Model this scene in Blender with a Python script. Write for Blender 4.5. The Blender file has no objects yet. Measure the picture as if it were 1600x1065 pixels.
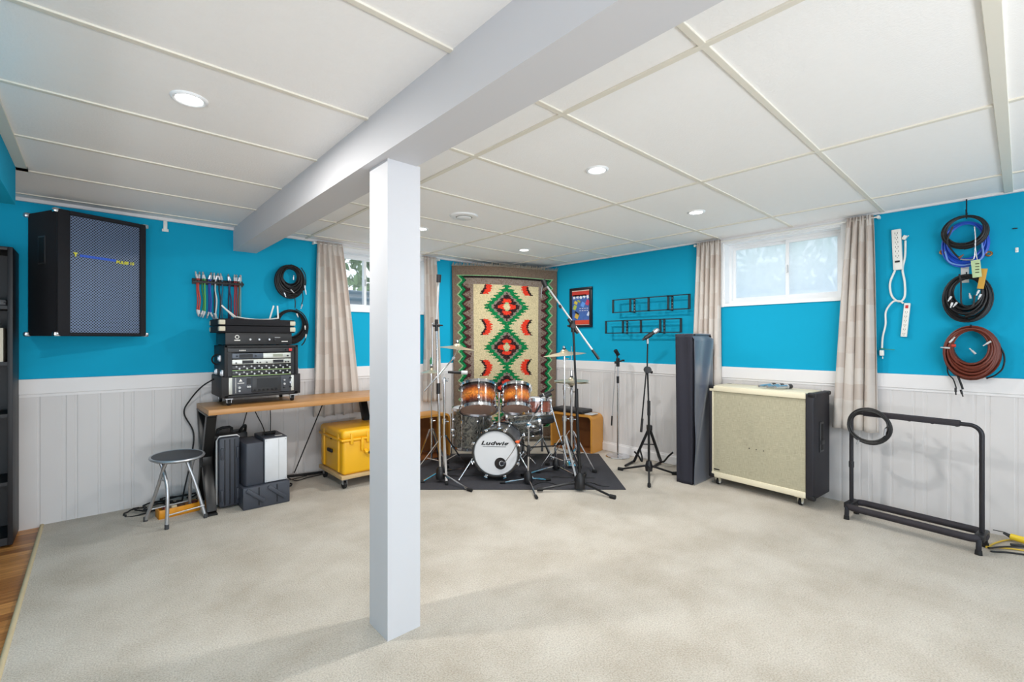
import bpy, bmesh, math, random
from mathutils import Vector, Matrix, Euler
random.seed(7)
PI = math.pi
SC = bpy.context.scene
COL = SC.collection

# ---------------------------------------------------------------- camera
cam_d = bpy.data.cameras.new('camera')
cam = bpy.data.objects.new('camera', cam_d)
COL.objects.link(cam)
cam.location = (0, 0, 1.215)
cam.rotation_euler = (PI/2, 0, math.radians(47.9 - 90))
cam_d.sensor_width = 36
cam_d.lens = 16.2
cam_d.shift_y = -0.0006
cam_d.clip_start = 0.05
SC.camera = cam
# ---------------------------------------------------------------- exposure
SC.view_settings.view_transform = 'Standard'
SC.view_settings.look = 'None'
SC.view_settings.gamma = 1
SC.view_settings.exposure = 0.38
SC.view_settings.use_curve_mapping = False
# ---------------------------------------------------------------- sky
w = bpy.data.worlds.new('sky'); SC.world = w
w.use_nodes = True
bg = w.node_tree.nodes['Background']
bg.inputs[0].default_value = (0.80, 0.90, 1.0, 1)
bg.inputs[1].default_value = 1.5
LAMP_W = 9.5          # watts of one recessed ceiling lamp

# added soft fill from unseen sides of the room, brightens ceiling and walls
def added_fill(loc, rot, sx, sy, watt):
    ld = bpy.data.lights.new('added_fill', 'AREA'); ld.shape = 'RECTANGLE'; ld.size = sx; ld.size_y = sy; ld.energy = watt
    ld.color = (.95, .97, 1)
    lo = bpy.data.objects.new('added_fill', ld); COL.objects.link(lo); lo.location = loc; lo.rotation_euler = rot
added_fill((-.3, -2.5, .7), (math.radians(152), 0, 0), 4.0, 1.1, 120)
added_fill((-3.1, .8, .6), (math.radians(168), 0, math.radians(-90)), 3.4, 1.1, 52)
# ================================================================ helpers
def lin(h):
    h = h.lstrip('#')
    o = []
    for i in (0, 2, 4):
        c = int(h[i:i+2], 16)/255
        o.append(c/12.92 if c <= .04045 else ((c+.055)/1.055)**2.4)
    return tuple(o)

MATS = {}
def M(name, col='#808080', rough=.5, metal=0., var=.06, vs=12., bump=0., bs=60., spec=.5, coat=0., sheen=0., trans=0.):
    if name in MATS: return MATS[name]
    m = bpy.data.materials.new(name); m.use_nodes = True
    nt = m.node_tree; N = nt.nodes; L = nt.links
    b = N['Principled BSDF']
    c = lin(col)
    tc = N.new('ShaderNodeTexCoord')
    nz = N.new('ShaderNodeTexNoise'); nz.inputs['Scale'].default_value = vs; nz.inputs['Detail'].default_value = 3
    L.new(tc.outputs['Object'], nz.inputs['Vector'])
    mx = N.new('ShaderNodeMix'); mx.data_type = 'RGBA'
    mx.inputs[6].default_value = tuple(max(0, x*(1-var)) for x in c) + (1,)
    mx.inputs[7].default_value = tuple(min(1, x*(1+var)) for x in c) + (1,)
    L.new(nz.outputs['Fac'], mx.inputs[0])
    L.new(mx.outputs[2], b.inputs['Base Color'])
    b.inputs['Roughness'].default_value = rough
    b.inputs['Metallic'].default_value = metal
    b.inputs['Specular IOR Level'].default_value = spec
    b.inputs['Coat Weight'].default_value = coat
    b.inputs['Sheen Weight'].default_value = sheen
    if bump:
        n2 = N.new('ShaderNodeTexNoise'); n2.inputs['Scale'].default_value = bs; n2.inputs['Detail'].default_value = 4
        L.new(tc.outputs['Object'], n2.inputs['Vector'])
        bp = N.new('ShaderNodeBump'); bp.inputs['Strength'].default_value = bump; bp.inputs['Distance'].default_value = .01
        L.new(n2.outputs['Fac'], bp.inputs['Height']); L.new(bp.outputs[0], b.inputs['Normal'])
    MATS[name] = m
    return m

def V(*a): return Vector(a[0] if len(a) == 1 else a)

def axis_mat(d, up=(0, 0, 1)):
    """rotation whose z axis is d"""
    z = V(d).normalized(); u = V(up)
    if abs(z.dot(u)) > .99: u = V(0, 1, 0)
    x = u.cross(z).normalized(); y = z.cross(x)
    return Matrix((x, y, z)).transposed()

class MB:
    def __init__(s): s.bm = bmesh.new()
    def _add(s, tb, mat=None):
        if mat is not None: tb.transform(mat)
        me = bpy.data.meshes.new('t'); tb.to_mesh(me); tb.free(); s.bm.from_mesh(me); bpy.data.meshes.remove(me)
        return s
    def box(s, c, size, rot=None, bev=0., seg=2):
        tb = bmesh.new(); bmesh.ops.create_cube(tb, size=1)
        for v in tb.verts: v.co = Vector((v.co.x*size[0], v.co.y*size[1], v.co.z*size[2]))
        if bev: bmesh.ops.bevel(tb, geom=tb.edges[:], offset=bev, segments=seg, profile=.5, affect='EDGES')
        m = Matrix.Translation(V(c))
        if rot is not None: m = m @ (rot.to_4x4() if isinstance(rot, Matrix) else Euler(rot).to_matrix().to_4x4())
        return s._add(tb, m)
    def bx(s, x0, x1, y0, y1, z0, z1, bev=0.):
        return s.box(((x0+x1)/2, (y0+y1)/2, (z0+z1)/2), (abs(x1-x0), abs(y1-y0), abs(z1-z0)), None, bev)
    def cyl(s, p0, p1, r0, r1=None, seg=12):
        if r1 is None: r1 = r0
        p0 = V(p0); p1 = V(p1); d = p1-p0
        tb = bmesh.new(); bmesh.ops.create_cone(tb, cap_ends=True, segments=seg, radius1=r0, radius2=r1, depth=d.length)
        return s._add(tb, Matrix.Translation((p0+p1)/2) @ axis_mat(d).to_4x4())
    def sph(s, c, r, seg=12, sc=(1, 1, 1)):
        tb = bmesh.new(); bmesh.ops.create_uvsphere(tb, u_segments=seg, v_segments=max(6, seg//2), radius=r)
        return s._add(tb, Matrix.Translation(V(c)) @ Matrix.Diagonal((sc[0], sc[1], sc[2], 1)))
    def lathe(s, prof, c=(0, 0, 0), ax=(0, 0, 1), seg=24, closed=False):
        tb = bmesh.new(); rings = []
        for r, z in prof:
            if r < 1e-5: rings.append([tb.verts.new((0, 0, z))])
            else: rings.append([tb.verts.new((r*math.cos(2*PI*i/seg), r*math.sin(2*PI*i/seg), z)) for i in range(seg)])
        prs = list(zip(rings, rings[1:]))
        if closed: prs.append((rings[-1], rings[0]))
        for a, b in prs:
            for i in range(seg):
                j = (i+1) % seg
                if len(a) == 1 and len(b) == 1: continue
                if len(a) == 1: tb.faces.new((a[0], b[i], b[j]))
                elif len(b) == 1: tb.faces.new((a[i], a[j], b[0]))
                else: tb.faces.new((a[i], a[j], b[j], b[i]))
        bmesh.ops.recalc_face_normals(tb, faces=tb.faces[:])
        return s._add(tb, Matrix.Translation(V(c)) @ axis_mat(ax).to_4x4())
    def ring(s, c, ax, R, r, seg=32, rs=8):
        return s.lathe([(R + r*math.cos(2*PI*k/rs), r*math.sin(2*PI*k/rs)) for k in range(rs)], c, ax, seg, True)
    def tube(s, pts, r, seg=8, closed=False, cap=True):
        pts = [V(p) for p in pts]; n = len(pts)
        tb = bmesh.new(); rings = []
        prev = None
        for i in range(n):
            if closed: t = pts[(i+1) % n] - pts[i-1]
            else: t = pts[min(i+1, n-1)] - pts[max(i-1, 0)]
            t.normalize()
            if prev is None:
                u = Vector((0, 0, 1)) if abs(t.z) < .9 else Vector((0, 1, 0))
                x = u.cross(t).normalized()
            else:
                x = prev - t*prev.dot(t)
                x.normalize()
            prev = x; y = t.cross(x)
            rr = r[i] if isinstance(r, (list, tuple)) else r
            rings.append([tb.verts.new(pts[i] + x*rr*math.cos(2*PI*k/seg) + y*rr*math.sin(2*PI*k/seg)) for k in range(seg)])
        for i in range(n if closed else n-1):
            a = rings[i]; b = rings[(i+1) % n]
            for k in range(seg):
                j = (k+1) % seg
                tb.faces.new((a[k], a[j], b[j], b[k]))
        if cap and not closed:
            tb.faces.new(rings[0][::-1]); tb.faces.new(rings[-1])
        return s._add(tb)
    def bar(s, p0, p1, w_, h_, up=(0, 0, 1), bev=0.):
        p0 = V(p0); p1 = V(p1); d = p1-p0
        return s.box((p0+p1)/2, (w_, h_, d.length), axis_mat(d, up), bev)
    def prism(s, poly, z0, z1, mat=None, bev=0.):
        tb = bmesh.new()
        a = [tb.verts.new((x, y, z0)) for x, y in poly]; b = [tb.verts.new((x, y, z1)) for x, y in poly]
        n = len(poly)
        tb.faces.new(a[::-1]); tb.faces.new(b)
        for i in range(n): tb.faces.new((a[i], a[(i+1) % n], b[(i+1) % n], b[i]))
        bmesh.ops.recalc_face_normals(tb, faces=tb.faces[:])
        if bev: bmesh.ops.bevel(tb, geom=tb.edges[:], offset=bev, segments=2, profile=.5, affect='EDGES')
        return s._add(tb, mat)
    def quad(s, a, b, c, d):
        f = s.bm.faces.new([s.bm.verts.new(V(p)) for p in (a, b, c, d)]); return s
    def grid(s, fn, nu, nv, uv=False):
        g = [[s.bm.verts.new(V(fn(i/nu, j/nv))) for j in range(nv+1)] for i in range(nu+1)]
        l = s.bm.loops.layers.uv.verify() if uv else None
        for i in range(nu):
            for j in range(nv):
                f = s.bm.faces.new((g[i][j], g[i+1][j], g[i+1][j+1], g[i][j+1]))
                if uv:
                    for lp, (a, b) in zip(f.loops, ((i, j), (i+1, j), (i+1, j+1), (i, j+1))):
                        lp[l].uv = (a/nu, b/nv)
        return s

ROOTM = {}
def link_mesh(name, mb, mat, inv=None, smooth=True):
    bm = mb.bm
    if inv is not None: bm.transform(inv)
    for f in bm.faces: f.smooth = smooth
    if smooth:
        for e in bm.edges:
            if len(e.link_faces) == 2 and e.calc_face_angle(0) > .65: e.smooth = False
    me = bpy.data.meshes.new(name); bm.to_mesh(me); bm.free()
    for m in (mat if isinstance(mat, (list, tuple)) else [mat]): me.materials.append(m)
    o = bpy.data.objects.new(name, me); COL.objects.link(o)
    return o
def tag(o, label, cat, group=None):
    o['label'] = label; o['category'] = cat
    if group: o['group'] = group
    return o
def thing(name, label, cat, loc=(0, 0, 0), rz=0, group=None, rot=None):
    o = bpy.data.objects.new(name, None); COL.objects.link(o)
    o.empty_display_size = .05
    o.location = loc
    R_ = rot if rot is not None else Euler((0, 0, rz)).to_matrix()
    o.rotation_euler = R_.to_euler()
    ROOTM[o.name] = (Matrix.Translation(V(loc)) @ R_.to_4x4()).inverted()
    return tag(o, label, cat, group)
def part(name, mb, mat, parent, local=False, label=None, smooth=True):
    """local=False: the mesh was drawn in room coordinates"""
    inv = None if local else ROOTM[parent.name]
    o = link_mesh(name, mb, mat, inv, smooth)
    o.parent = parent; ROOTM[o.name] = ROOTM[parent.name]
    if label: o['label'] = label
    return o
def solo(name, mb, mat, label, cat, group=None, smooth=True):
    """a thing of one piece, origin moved to its underside"""
    vs = mb.bm.verts
    lo = [min(v.co[i] for v in vs) for i in range(3)]; hi = [max(v.co[i] for v in vs) for i in range(3)]
    c = Vector(((lo[0]+hi[0])/2, (lo[1]+hi[1])/2, lo[2]))
    o = link_mesh(name, mb, mat, Matrix.Translation(-c), smooth)
    o.location = c
    return tag(o, label, cat, group)
def struct(name, mb, mat, parent=None, smooth=False):
    o = link_mesh(name, mb, mat, None, smooth)
    if parent: o.parent = parent
    else: o['kind'] = 'structure'
    return o
def text_mb(txt, size, ext=.001, shear=0., off=0., space=1.):
    cu = bpy.data.curves.new('t', 'FONT'); cu.body = txt; cu.size = size; cu.extrude = ext; cu.shear = shear
    cu.offset = off; cu.space_character = space; cu.align_x = 'CENTER'; cu.align_y = 'CENTER'
    o = bpy.data.objects.new('t', cu); COL.objects.link(o)
    dg = bpy.context.evaluated_depsgraph_get(); dg.update()
    me = bpy.data.meshes.new_from_object(o.evaluated_get(dg))
    mb = MB(); mb.bm.from_mesh(me)
    bpy.data.objects.remove(o); bpy.data.curves.remove(cu); bpy.data.meshes.remove(me)
    return mb
def frame_mat(origin, xdir, zdir):
    """x along xdir, y (text up) along zdir, z out of the face"""
    x = V(xdir).normalized(); y = V(zdir).normalized(); z = x.cross(y)
    return Matrix.Translation(V(origin)) @ Matrix((x, y, z)).transposed().to_4x4()
def arc(c, a0, a1, r, n, e1, e2):
    c = V(c); e1 = V(e1); e2 = V(e2)
    return [c + e1*r*math.cos(a0+(a1-a0)*k/n) + e2*r*math.sin(a0+(a1-a0)*k/n) for k in range(n+1)]
def spline(pts, n=8):
    pts = [V(p) for p in pts]; out = []
    P = [pts[0]*2-pts[1]] + pts + [pts[-1]*2-pts[-2]]
    for i in range(1, len(P)-2):
        for k in range(n):
            t = k/n; a, b, c, d = P[i-1:i+3]
            out.append(.5*((2*b)+(c-a)*t+(2*a-5*b+4*c-d)*t*t+(3*b-a-3*c+d)*t**3))
    out.append(pts[-1]); return out

# ---- materials
wall_m = M('blue_paint', '#0fa1c8', .75, var=.03, vs=3, bump=.02, bs=250, spec=.15)
white_m = M('white_trim_paint', '#e3e1e2', .5, var=.02, vs=4)
wains_m = M('white_beadboard_paint', '#d3d0d0', .5, var=.03, vs=3)
ceil_m = M('ceiling_tile', '#f9f8f7', .85, var=.015, vs=30, bump=.12, bs=110)
grid_m = M('ceiling_grid_paint', '#e6e1d4', .5, var=.02)
beam_m = M('beam_paint', '#d0d0d4', .6, var=.015, vs=3)
black = M('black_plastic', '#16161a', .45, var=.1)
blackm = M('black_metal', '#1b1b1d', .35, metal=.3, var=.08)
rubber = M('black_rubber', '#101012', .7)
chrome = M('chrome', '#d9dade', .14, metal=1., var=.03)
steel = M('grey_steel', '#bfc1c6', .34, metal=.8, var=.05)
alu = M('silver_plastic', '#c4c6c8', .4, metal=.2)
whitep = M('white_plastic', '#ecebe6', .4, var=.02)
orange_wood = M('orange_bentwood', '#c98d3e', .4, var=.08, vs=5)
CH, RX, LY = 2.136, 4.2, 4.34

# ================================================================ setting
def carpet_mat():
    m = bpy.data.materials.new('beige_carpet'); m.use_nodes = True; nt = m.node_tree; N = nt.nodes; L = nt.links
    b = N['Principled BSDF']; b.inputs['Roughness'].default_value = .95; b.inputs['Specular IOR Level'].default_value = .1
    b.inputs['Sheen Weight'].default_value = .2
    tc = N.new('ShaderNodeTexCoord')
    n1 = N.new('ShaderNodeTexNoise'); n1.inputs['Scale'].default_value = 2.6; n1.inputs['Detail'].default_value = 9; n1.inputs['Roughness'].default_value = .62
    n2 = N.new('ShaderNodeTexNoise'); n2.inputs['Scale'].default_value = 150; n2.inputs['Detail'].default_value = 2
    for n in (n1, n2): L.new(tc.outputs['Object'], n.inputs['Vector'])
    r1 = N.new('ShaderNodeValToRGB'); r1.color_ramp.elements[0].position = .32; r1.color_ramp.elements[1].position = .62
    r1.color_ramp.elements[0].color = lin('#b2a99b')+(1,); r1.color_ramp.elements[1].color = lin('#c6bfb4')+(1,)
    L.new(n1.outputs['Fac'], r1.inputs[0])
    r2 = N.new('ShaderNodeValToRGB'); r2.color_ramp.elements[0].position = .3; r2.color_ramp.elements[1].position = .65
    r2.color_ramp.elements[0].color = (.72, .71, .70, 1); r2.color_ramp.elements[1].color = (1, 1, 1, 1)
    L.new(n2.outputs['Fac'], r2.inputs[0])
    mx = N.new('ShaderNodeMix'); mx.data_type = 'RGBA'; mx.blend_type = 'MULTIPLY'; mx.inputs[0].default_value = 1
    L.new(r1.outputs[0], mx.inputs[6]); L.new(r2.outputs[0], mx.inputs[7]); L.new(mx.outputs[2], b.inputs['Base Color'])
    bp = N.new('ShaderNodeBump'); bp.inputs['Strength'].default_value = .5; bp.inputs['Distance'].default_value = .01
    L.new(n2.outputs['Fac'], bp.inputs['Height']); L.new(bp.outputs[0], b.inputs['Normal'])
    return m
def laminate_mat():
    m = bpy.data.materials.new('oak_laminate'); m.use_nodes = True; nt = m.node_tree; N = nt.nodes; L = nt.links
    b = N['Principled BSDF']; b.inputs['Roughness'].default_value = .35
    tc = N.new('ShaderNodeTexCoord')
    br = N.new('ShaderNodeTexBrick'); br.inputs['Scale'].default_value = 1; br.inputs['Brick Width'].default_value = .45
    br.inputs['Row Height'].default_value = .065; br.inputs['Mortar Size'].default_value = .0012
    br.inputs['Color1'].default_value = lin('#c98f50')+(1,); br.inputs['Color2'].default_value = lin('#8f5a2a')+(1,)
    br.inputs['Mortar'].default_value = lin('#5a3517')+(1,)
    L.new(tc.outputs['Object'], br.inputs['Vector'])
    mp = N.new('ShaderNodeMapping'); mp.inputs['Scale'].default_value = (3, 40, 1); L.new(tc.outputs['Object'], mp.inputs['Vector'])
    nz = N.new('ShaderNodeTexNoise'); nz.inputs['Scale'].default_value = 1; nz.inputs['Detail'].default_value = 5
    L.new(mp.outputs[0], nz.inputs['Vector'])
    rp = N.new('ShaderNodeValToRGB'); rp.color_ramp.elements[0].color = (.6, .55, .5, 1); rp.color_ramp.elements[1].color = (1.0, 1.0, 1.0, 1)
    rp.color_ramp.elements[0].position = .35; rp.color_ramp.elements[1].position = .6
    L.new(nz.outputs['Fac'], rp.inputs[0])
    mx = N.new('ShaderNodeMix'); mx.data_type = 'RGBA'; mx.blend_type = 'MULTIPLY'; mx.inputs[0].default_value = .8
    L.new(br.outputs['Color'], mx.inputs[6]); L.new(rp.outputs[0], mx.inputs[7]); L.new(mx.outputs[2], b.inputs['Base Color'])
    return m
XW, YS = -3.2, -2.6       # far ends of the room behind the camera
struct('floor', MB().bx(XW, 4.4, YS, 4.5, -.12, -.012), laminate_mat())
cp = MB().bx(-.255, 4.25, YS, 4.36, -.012, 0)
struct('floor_carpet', cp, carpet_mat())
struct('trim_1', MB().tube([(-.262, YS, -.003), (-.262, 0, -.003), (-.262, 4.335, -.003)], .011, 10), M('carpet_binding', '#bcae8e', .9, bump=.3), smooth=True)

# walls with window openings
def wall_with_hole(axis, pos, th, a0, a1, h0, h1, z0, z1):
    mb = MB()
    def b(s0, s1, zz0, zz1):
        if axis == 'y': mb.bx(s0, s1, pos, pos+th, zz0, zz1)
        else: mb.bx(pos, pos+th, s0, s1, zz0, zz1)
    b(a0, h0, 0-.12, CH+.1); b(h1, a1, -.12, CH+.1); b(h0, h1, -.12, z0); b(h0, h1, z1, CH+.1)
    return mb
W1 = (1.66, 2.66, 1.52, 2.07)      # window 1: x0 x1 z0 z1
W2 = (.915, 1.80, 1.545, 2.085)    # window 2: y0 y1 z0 z1
struct('wall_left', wall_with_hole('y', LY, .22, XW, 4.42, W1[0], W1[1], W1[2], W1[3]), wall_m)
struct('wall_right', wall_with_hole('x', RX, .22, YS, LY, W2[0], W2[1], W2[2], W2[3]), wall_m)
struct('wall_back', MB().bx(XW-.15, XW, YS, LY+.2, -.12, CH+.1), M('taupe_wall_paint', '#8a857e', .6, var=.02))
struct('wall_front', MB().bx(XW-.15, -2.1, YS-.15, YS, -.12, CH+.1).bx(3.7, RX+.2, YS-.15, YS, -.12, CH+.1).bx(-2.1, 3.7, YS-.15, YS, 1.95, CH+.1).bx(-2.1, 3.7, YS-.15, YS, -.12, .1), M('white_wall_paint', '#dedcd8', .6, var=.02))
struct('ceiling', MB().bx(XW, RX+.1, YS, LY+.1, CH, CH+.1), ceil_m)

# beadboard wainscot : grooved panel + rail
def bead_profile(length):
    """list of (s, depth) along the wall with grooves"""
    out = [(0, .012)]; s = .05
    k = 0
    while s < length-.05:
        g = .014 if k % 3 else .02
        out += [(s, .012), (s+.005, .009), (s+g, .009), (s+g+.005, .012)]
        s += (.062, .118, .118)[k % 3]; k += 1
    out.append((length, .012)); return out
def bead(kind, a0, a1):
    mb = MB(); pr = bead_profile(a1-a0)
    if kind == 'R': pr = [(s, .012-(.012-d)*.5) for s, d in pr]
    for (s0, d0), (s1, d1) in zip(pr, pr[1:]):
        if kind == 'L':
            mb.quad((a0+s0, LY-d0, -.012), (a0+s1, LY-d1, -.012), (a0+s1, LY-d1, .89), (a0+s0, LY-d0, .89))
        else:
            mb.quad((RX-d0, a0+s0, 0), (RX-d0, a0+s0, .89), (RX-d1, a0+s1, .89), (RX-d1, a0+s1, 0))
    return mb
struct('trim_2', bead('L', XW, RX), wains_m)
struct('trim_3', bead('R', YS, LY), wains_m)
struct('trim_4', MB().bx(XW, RX, LY-.022, LY+.002, .862, .962, .004).bx(XW, RX, LY-.016, LY, .845, .864), white_m)
struct('trim_5', MB().bx(RX-.022, RX+.002, YS, LY, .882, .98, .004).bx(RX-.016, RX, YS, LY, .866, .884), white_m)
struct('baseboard_right', MB().bx(RX-.026, RX, 1.9, LY, 0, .085, .006).bx(RX-.018, RX, 1.9, LY, .083, .10, .004), white_m)

# ceiling grid, wall angle
gm = MB()
for y in (.665, 1.25, 1.835, 2.42, 3.005, 3.59, 4.175, -.52, -1.1, -1.7, -2.3):
    gm.bx(.99, RX, y-.012, y+.012, CH-.006, CH+.002, .002)
gm.bx(.99, RX, .035, .075, CH-.010, CH+.002, .002)
for x in (1.405, 2.605, 3.735):
    gm.bx(x-.012, x+.012, YS, LY, CH-.007, CH+.002, .002)
for y in (1.215, 1.825, 2.42, 3.02, 3.62, 4.2, .6, 0, -.6, -1.2, -1.8):
    gm.bx(XW, .85, y-.011, y+.011, CH-.006, CH+.002, .002)
struct('trim_6', gm, grid_m)
struct('trim_7', MB().bx(XW, RX, LY-.022, LY, CH-.022, CH+.002, .002).bx(RX-.022, RX, YS, LY, CH-.014, CH+.002, .002), white_m)
# beam + post
struct('trim_8', MB().bx(.838, 1.008, YS, LY, 1.95, CH+.01), beam_m)['label'] = 'boxed white ceiling beam'
po = struct('support_post', MB().bx(.874, 1.024, 1.716, 1.880, 0, 1.952), beam_m)
# soffit on the left
struct('trim_9', MB().bx(XW, -.312, YS, 3.54, 1.925, CH+.01), wall_m)
struct('trim_10', MB().bx(-.314, -.27, YS, 3.60, CH-.012, CH+.002).bx(-.62, -.27, 3.54, 3.60, CH-.012, CH+.002), grid_m)

# ---- windows
vinyl = M('white_vinyl', '#eef0f2', .35, var=.01)
def glass_mat(name, haze):
    m = bpy.data.materials.new(name); m.use_nodes = True; nt = m.node_tree; N = nt.nodes; L = nt.links
    N.remove(N['Principled BSDF'])
    t = N.new('ShaderNodeBsdfTransparent'); g = N.new('ShaderNodeBsdfGlossy'); g.inputs['Roughness'].default_value = .35
    tr = N.new('ShaderNodeBsdfTranslucent'); tr.inputs[0].default_value = (.92, .95, .97, 1)
    m1 = N.new('ShaderNodeMixShader'); m1.inputs[0].default_value = haze; L.new(t.outputs[0], m1.inputs[1]); L.new(tr.outputs[0], m1.inputs[2])
    nz = N.new('ShaderNodeTexNoise'); nz.inputs['Scale'].default_value = 6
    mp = N.new('ShaderNodeMapRange'); mp.inputs['To Min'].default_value = haze*.9; mp.inputs['To Max'].default_value = min(1, haze*1.1)
    L.new(nz.outputs['Fac'], mp.inputs['Value']); L.new(mp.outputs[0], m1.inputs[0])
    m2 = N.new('ShaderNodeMixShader'); m2.inputs[0].default_value = .015; L.new(m1.outputs[0], m2.inputs[1]); L.new(g.outputs[0], m2.inputs[2])
    L.new(m2.outputs[0], N['Material Output'].inputs['Surface']); return m
glass1 = glass_mat('clear_window_glass', .06); glass2 = glass_mat('hazy_window_glass', .70)
def window(name, side, a0, a1, z0, z1, mull, glasses):
    ep = [0.]
    def bb(mb, s0, s1, d0, d1, zz0, zz1, bev=0):
        ep[0] += .00035; d0 -= ep[0]; zz1 += ep[0]*.3; s1 += ep[0]*.3
        if side == 'L': mb.bx(s0, s1, LY+d0, LY+d1, zz0, zz1, bev)
        else: mb.bx(RX+d0, RX+d1, s0, s1, zz0, zz1, bev)
    t = bpy.data.objects.new(name, None); COL.objects.link(t); t['kind'] = 'structure'
    t.location = ((a0+a1)/2, LY, z0) if side == 'L' else (RX, (a0+a1)/2, z0)
    ROOTM[t.name] = Matrix.Translation(t.location).inverted()
    c = MB()                            # casing round the opening
    cw = .05
    bb(c, a0-cw, a0, -.016, .0, z0-.03, z1+.03); bb(c, a1, a1+cw, -.016, 0, z0-.03, z1+.03)
    bb(c, a0-cw, a1+cw, -.018, 0, z1, min(z1+.05, CH-.004)); bb(c, a0-.02, a1+.02, -.012, .11, z0-.028, z0)
    bb(c, a0-.001, a0+.008, 0, .11, z0, z1); bb(c, a1-.008, a1+.001, 0, .11, z0, z1); bb(c, a0, a1, 0, .11, z1-.008, z1+.002)
    part('window_casing', c, vinyl, t)
    f = MB(); fw = .028
    for (s0, s1) in ((a0, a0+fw), (a1-fw, a1)): bb(f, s0, s1, .10, .17, z0, z1)
    bb(f, a0, a1, .10, .17, z0, z0+fw); bb(f, a0, a1, .10, .17, z1-fw, z1)
    part('window_frame', f, vinyl, t)
    g = .014
    for k, (s0, s1) in enumerate(((a0+fw, mull+.012), (mull-.012, a1-fw))):
        q = MB(); d = .112 if k == 0 else .135
        for e0, e1 in ((s0, s0+.024), (s1-.024, s1)): bb(q, e0, e1, d, d+.02, z0+fw, z1-fw)
        bb(q, s0, s1, d, d+.02, z0+fw, z0+fw+.024); bb(q, s0, s1, d, d+.02, z1-fw-.024, z1-fw)
        sa = part('sash', q, vinyl, t)
        p = MB(); bb(p, s0+.02, s1-.02, d+.008, d+.012, z0+fw+.02, z1-fw-.02, 0)
        part('pane', p, glasses[k], sa)
    l = MB(); bb(l, mull-.006, mull+.004, .095, .112, (z0+z1)/2-.03, (z0+z1)/2+.03)
    part('latch', l, alu, t)
    return t
window('window_1', 'L', W1[0], W1[1], W1[2], W1[3], 2.02, (glass1, glass1))
window('window_2', 'R', W2[0], W2[1], W2[2], W2[3], 1.32, (glass2, glass2))
struct('trim_11', MB().bx(RX-.012, RX+.001, .874-.012, .915, 1.50, 2.12), vinyl)

gd = MB()  # glazed opening made up behind the viewpoint to go with the fill light
for k in range(6): gd.bx(-2.1+1.148*k, -2.04+1.148*k, YS-.12, YS-.06, .1, 1.95)
gd.bx(-2.1, 3.7, YS-.12, YS-.06, .1, .17).bx(-2.1, 3.7, YS-.12, YS-.06, 1.88, 1.95)
struct('added_glazing_frame', gd, vinyl)
struct('added_glazing_pane', MB().bx(-2.05, 3.65, YS-.095, YS-.09, .15, 1.9), glass1)
# ---- outside: window wells, ground, plants
galv = M('galvanised_steel', '#8c9296', .5, metal=.5, var=.1)
def well(side, c, r, z0, z1, label):
    mb = MB(); n = 40; rows = 60
    def fn(u, v):
        a = PI*u; rr = r + .014*math.sin(v*(z1-z0)*2*PI/.075)
        s = c - rr*1.25*math.cos(a); d = .22 + rr*math.sin(a)*.95
        return (s, LY+d, z0+v*(z1-z0)) if side == 'L' else (RX+d, s, z0+v*(z1-z0))
    mb.grid(fn, n, rows)
    o = solo('window_well', mb, galv, label, 'window well')
    md = o.modifiers.new('s', 'SOLIDIFY'); md.thickness = .003
well('L', 2.16, .62, 1.2, 1.79, 'grey corrugated metal window well outside the left wall window')
well('R', 1.36, .62, 1.2, 1.56, 'grey corrugated metal window well outside the right wall window')
struct('ground', MB().bx(-6, 5.05, LY+.95, 30, 1.2, 1.72).bx(5.15, 30, -12, 30, 1.2, 1.66), M('lawn', '#7c8a5a', .95, bump=.5, bs=20))
leafm = M('tree_leaves', '#7f9a6a', .6, var=.45, vs=5)
pale = M('pale_siding', '#d8dee2', .7, var=.03)
def foliage(c, rad, n, s):
    mb = MB(); rnd = random.Random(3)
    for i in range(n):
        while 1:
            p = Vector([rnd.uniform(-1, 1) for _ in range(3)])
            if p.length < 1: break
        p = Vector((p.x*rad[0], p.y*rad[1], p.z*rad[2])) + V(c)
        R_ = Euler([rnd.uniform(0, 6.28) for _ in range(3)]).to_matrix()
        a, b = R_ @ Vector((s, 0, 0)), R_ @ Vector((0, s*.5, 0))
        mb.quad(p-a, p+b, p+a, p-b)
    return mb
t = thing('tree', 'leafy green tree seen through the left wall window', 'tree', (4.6, 9.4, 1.7))
part('foliage', foliage((4.4, 9.0, 3.9), (2.4, 1.4, 1.9), 2600, .13), leafm, t)
tr_ = MB().tube([(4.6, 9.4, 1.7), (4.5, 9.3, 2.6), (4.4, 9.1, 3.6)], [.13, .1, .06])
for a, b in (((4.5, 9.3, 2.6), (3.6, 9.0, 3.6)), ((4.5, 9.3, 2.8), (5.3, 9.1, 3.9)), ((4.45, 9.2, 3.1), (4.3, 8.5, 4.2))): tr_.cyl(a, b, .05, .02)
part('trunk', tr_, M('bark', '#5a4d40', .9, bump=.4), t)
t = thing('hedge', 'pale green hedge seen faintly through the right wall window', 'hedge', (11.5, 3.0, 1.66))
part('foliage', foliage((11.5, 2.4, 2.6), (.8, 3.4, .95), 1500, .14), leafm, t)
for k in range(6): part('stem', MB().cyl((11.5, .2+k*.9, 1.6), (11.5, .2+k*.9, 2.6), .05, .03), MATS['bark'], t)
mb = MB().bx(8.4, 8.5, -3, 6.5, 1.66, 2.02)
for k in range(12): mb.bx(8.385, 8.4, -3+.8*k, -2.97+.8*k, 1.66, 2.04)
solo('fence', mb, pale, 'low pale fence outside seen through the right wall window', 'fence')

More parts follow.
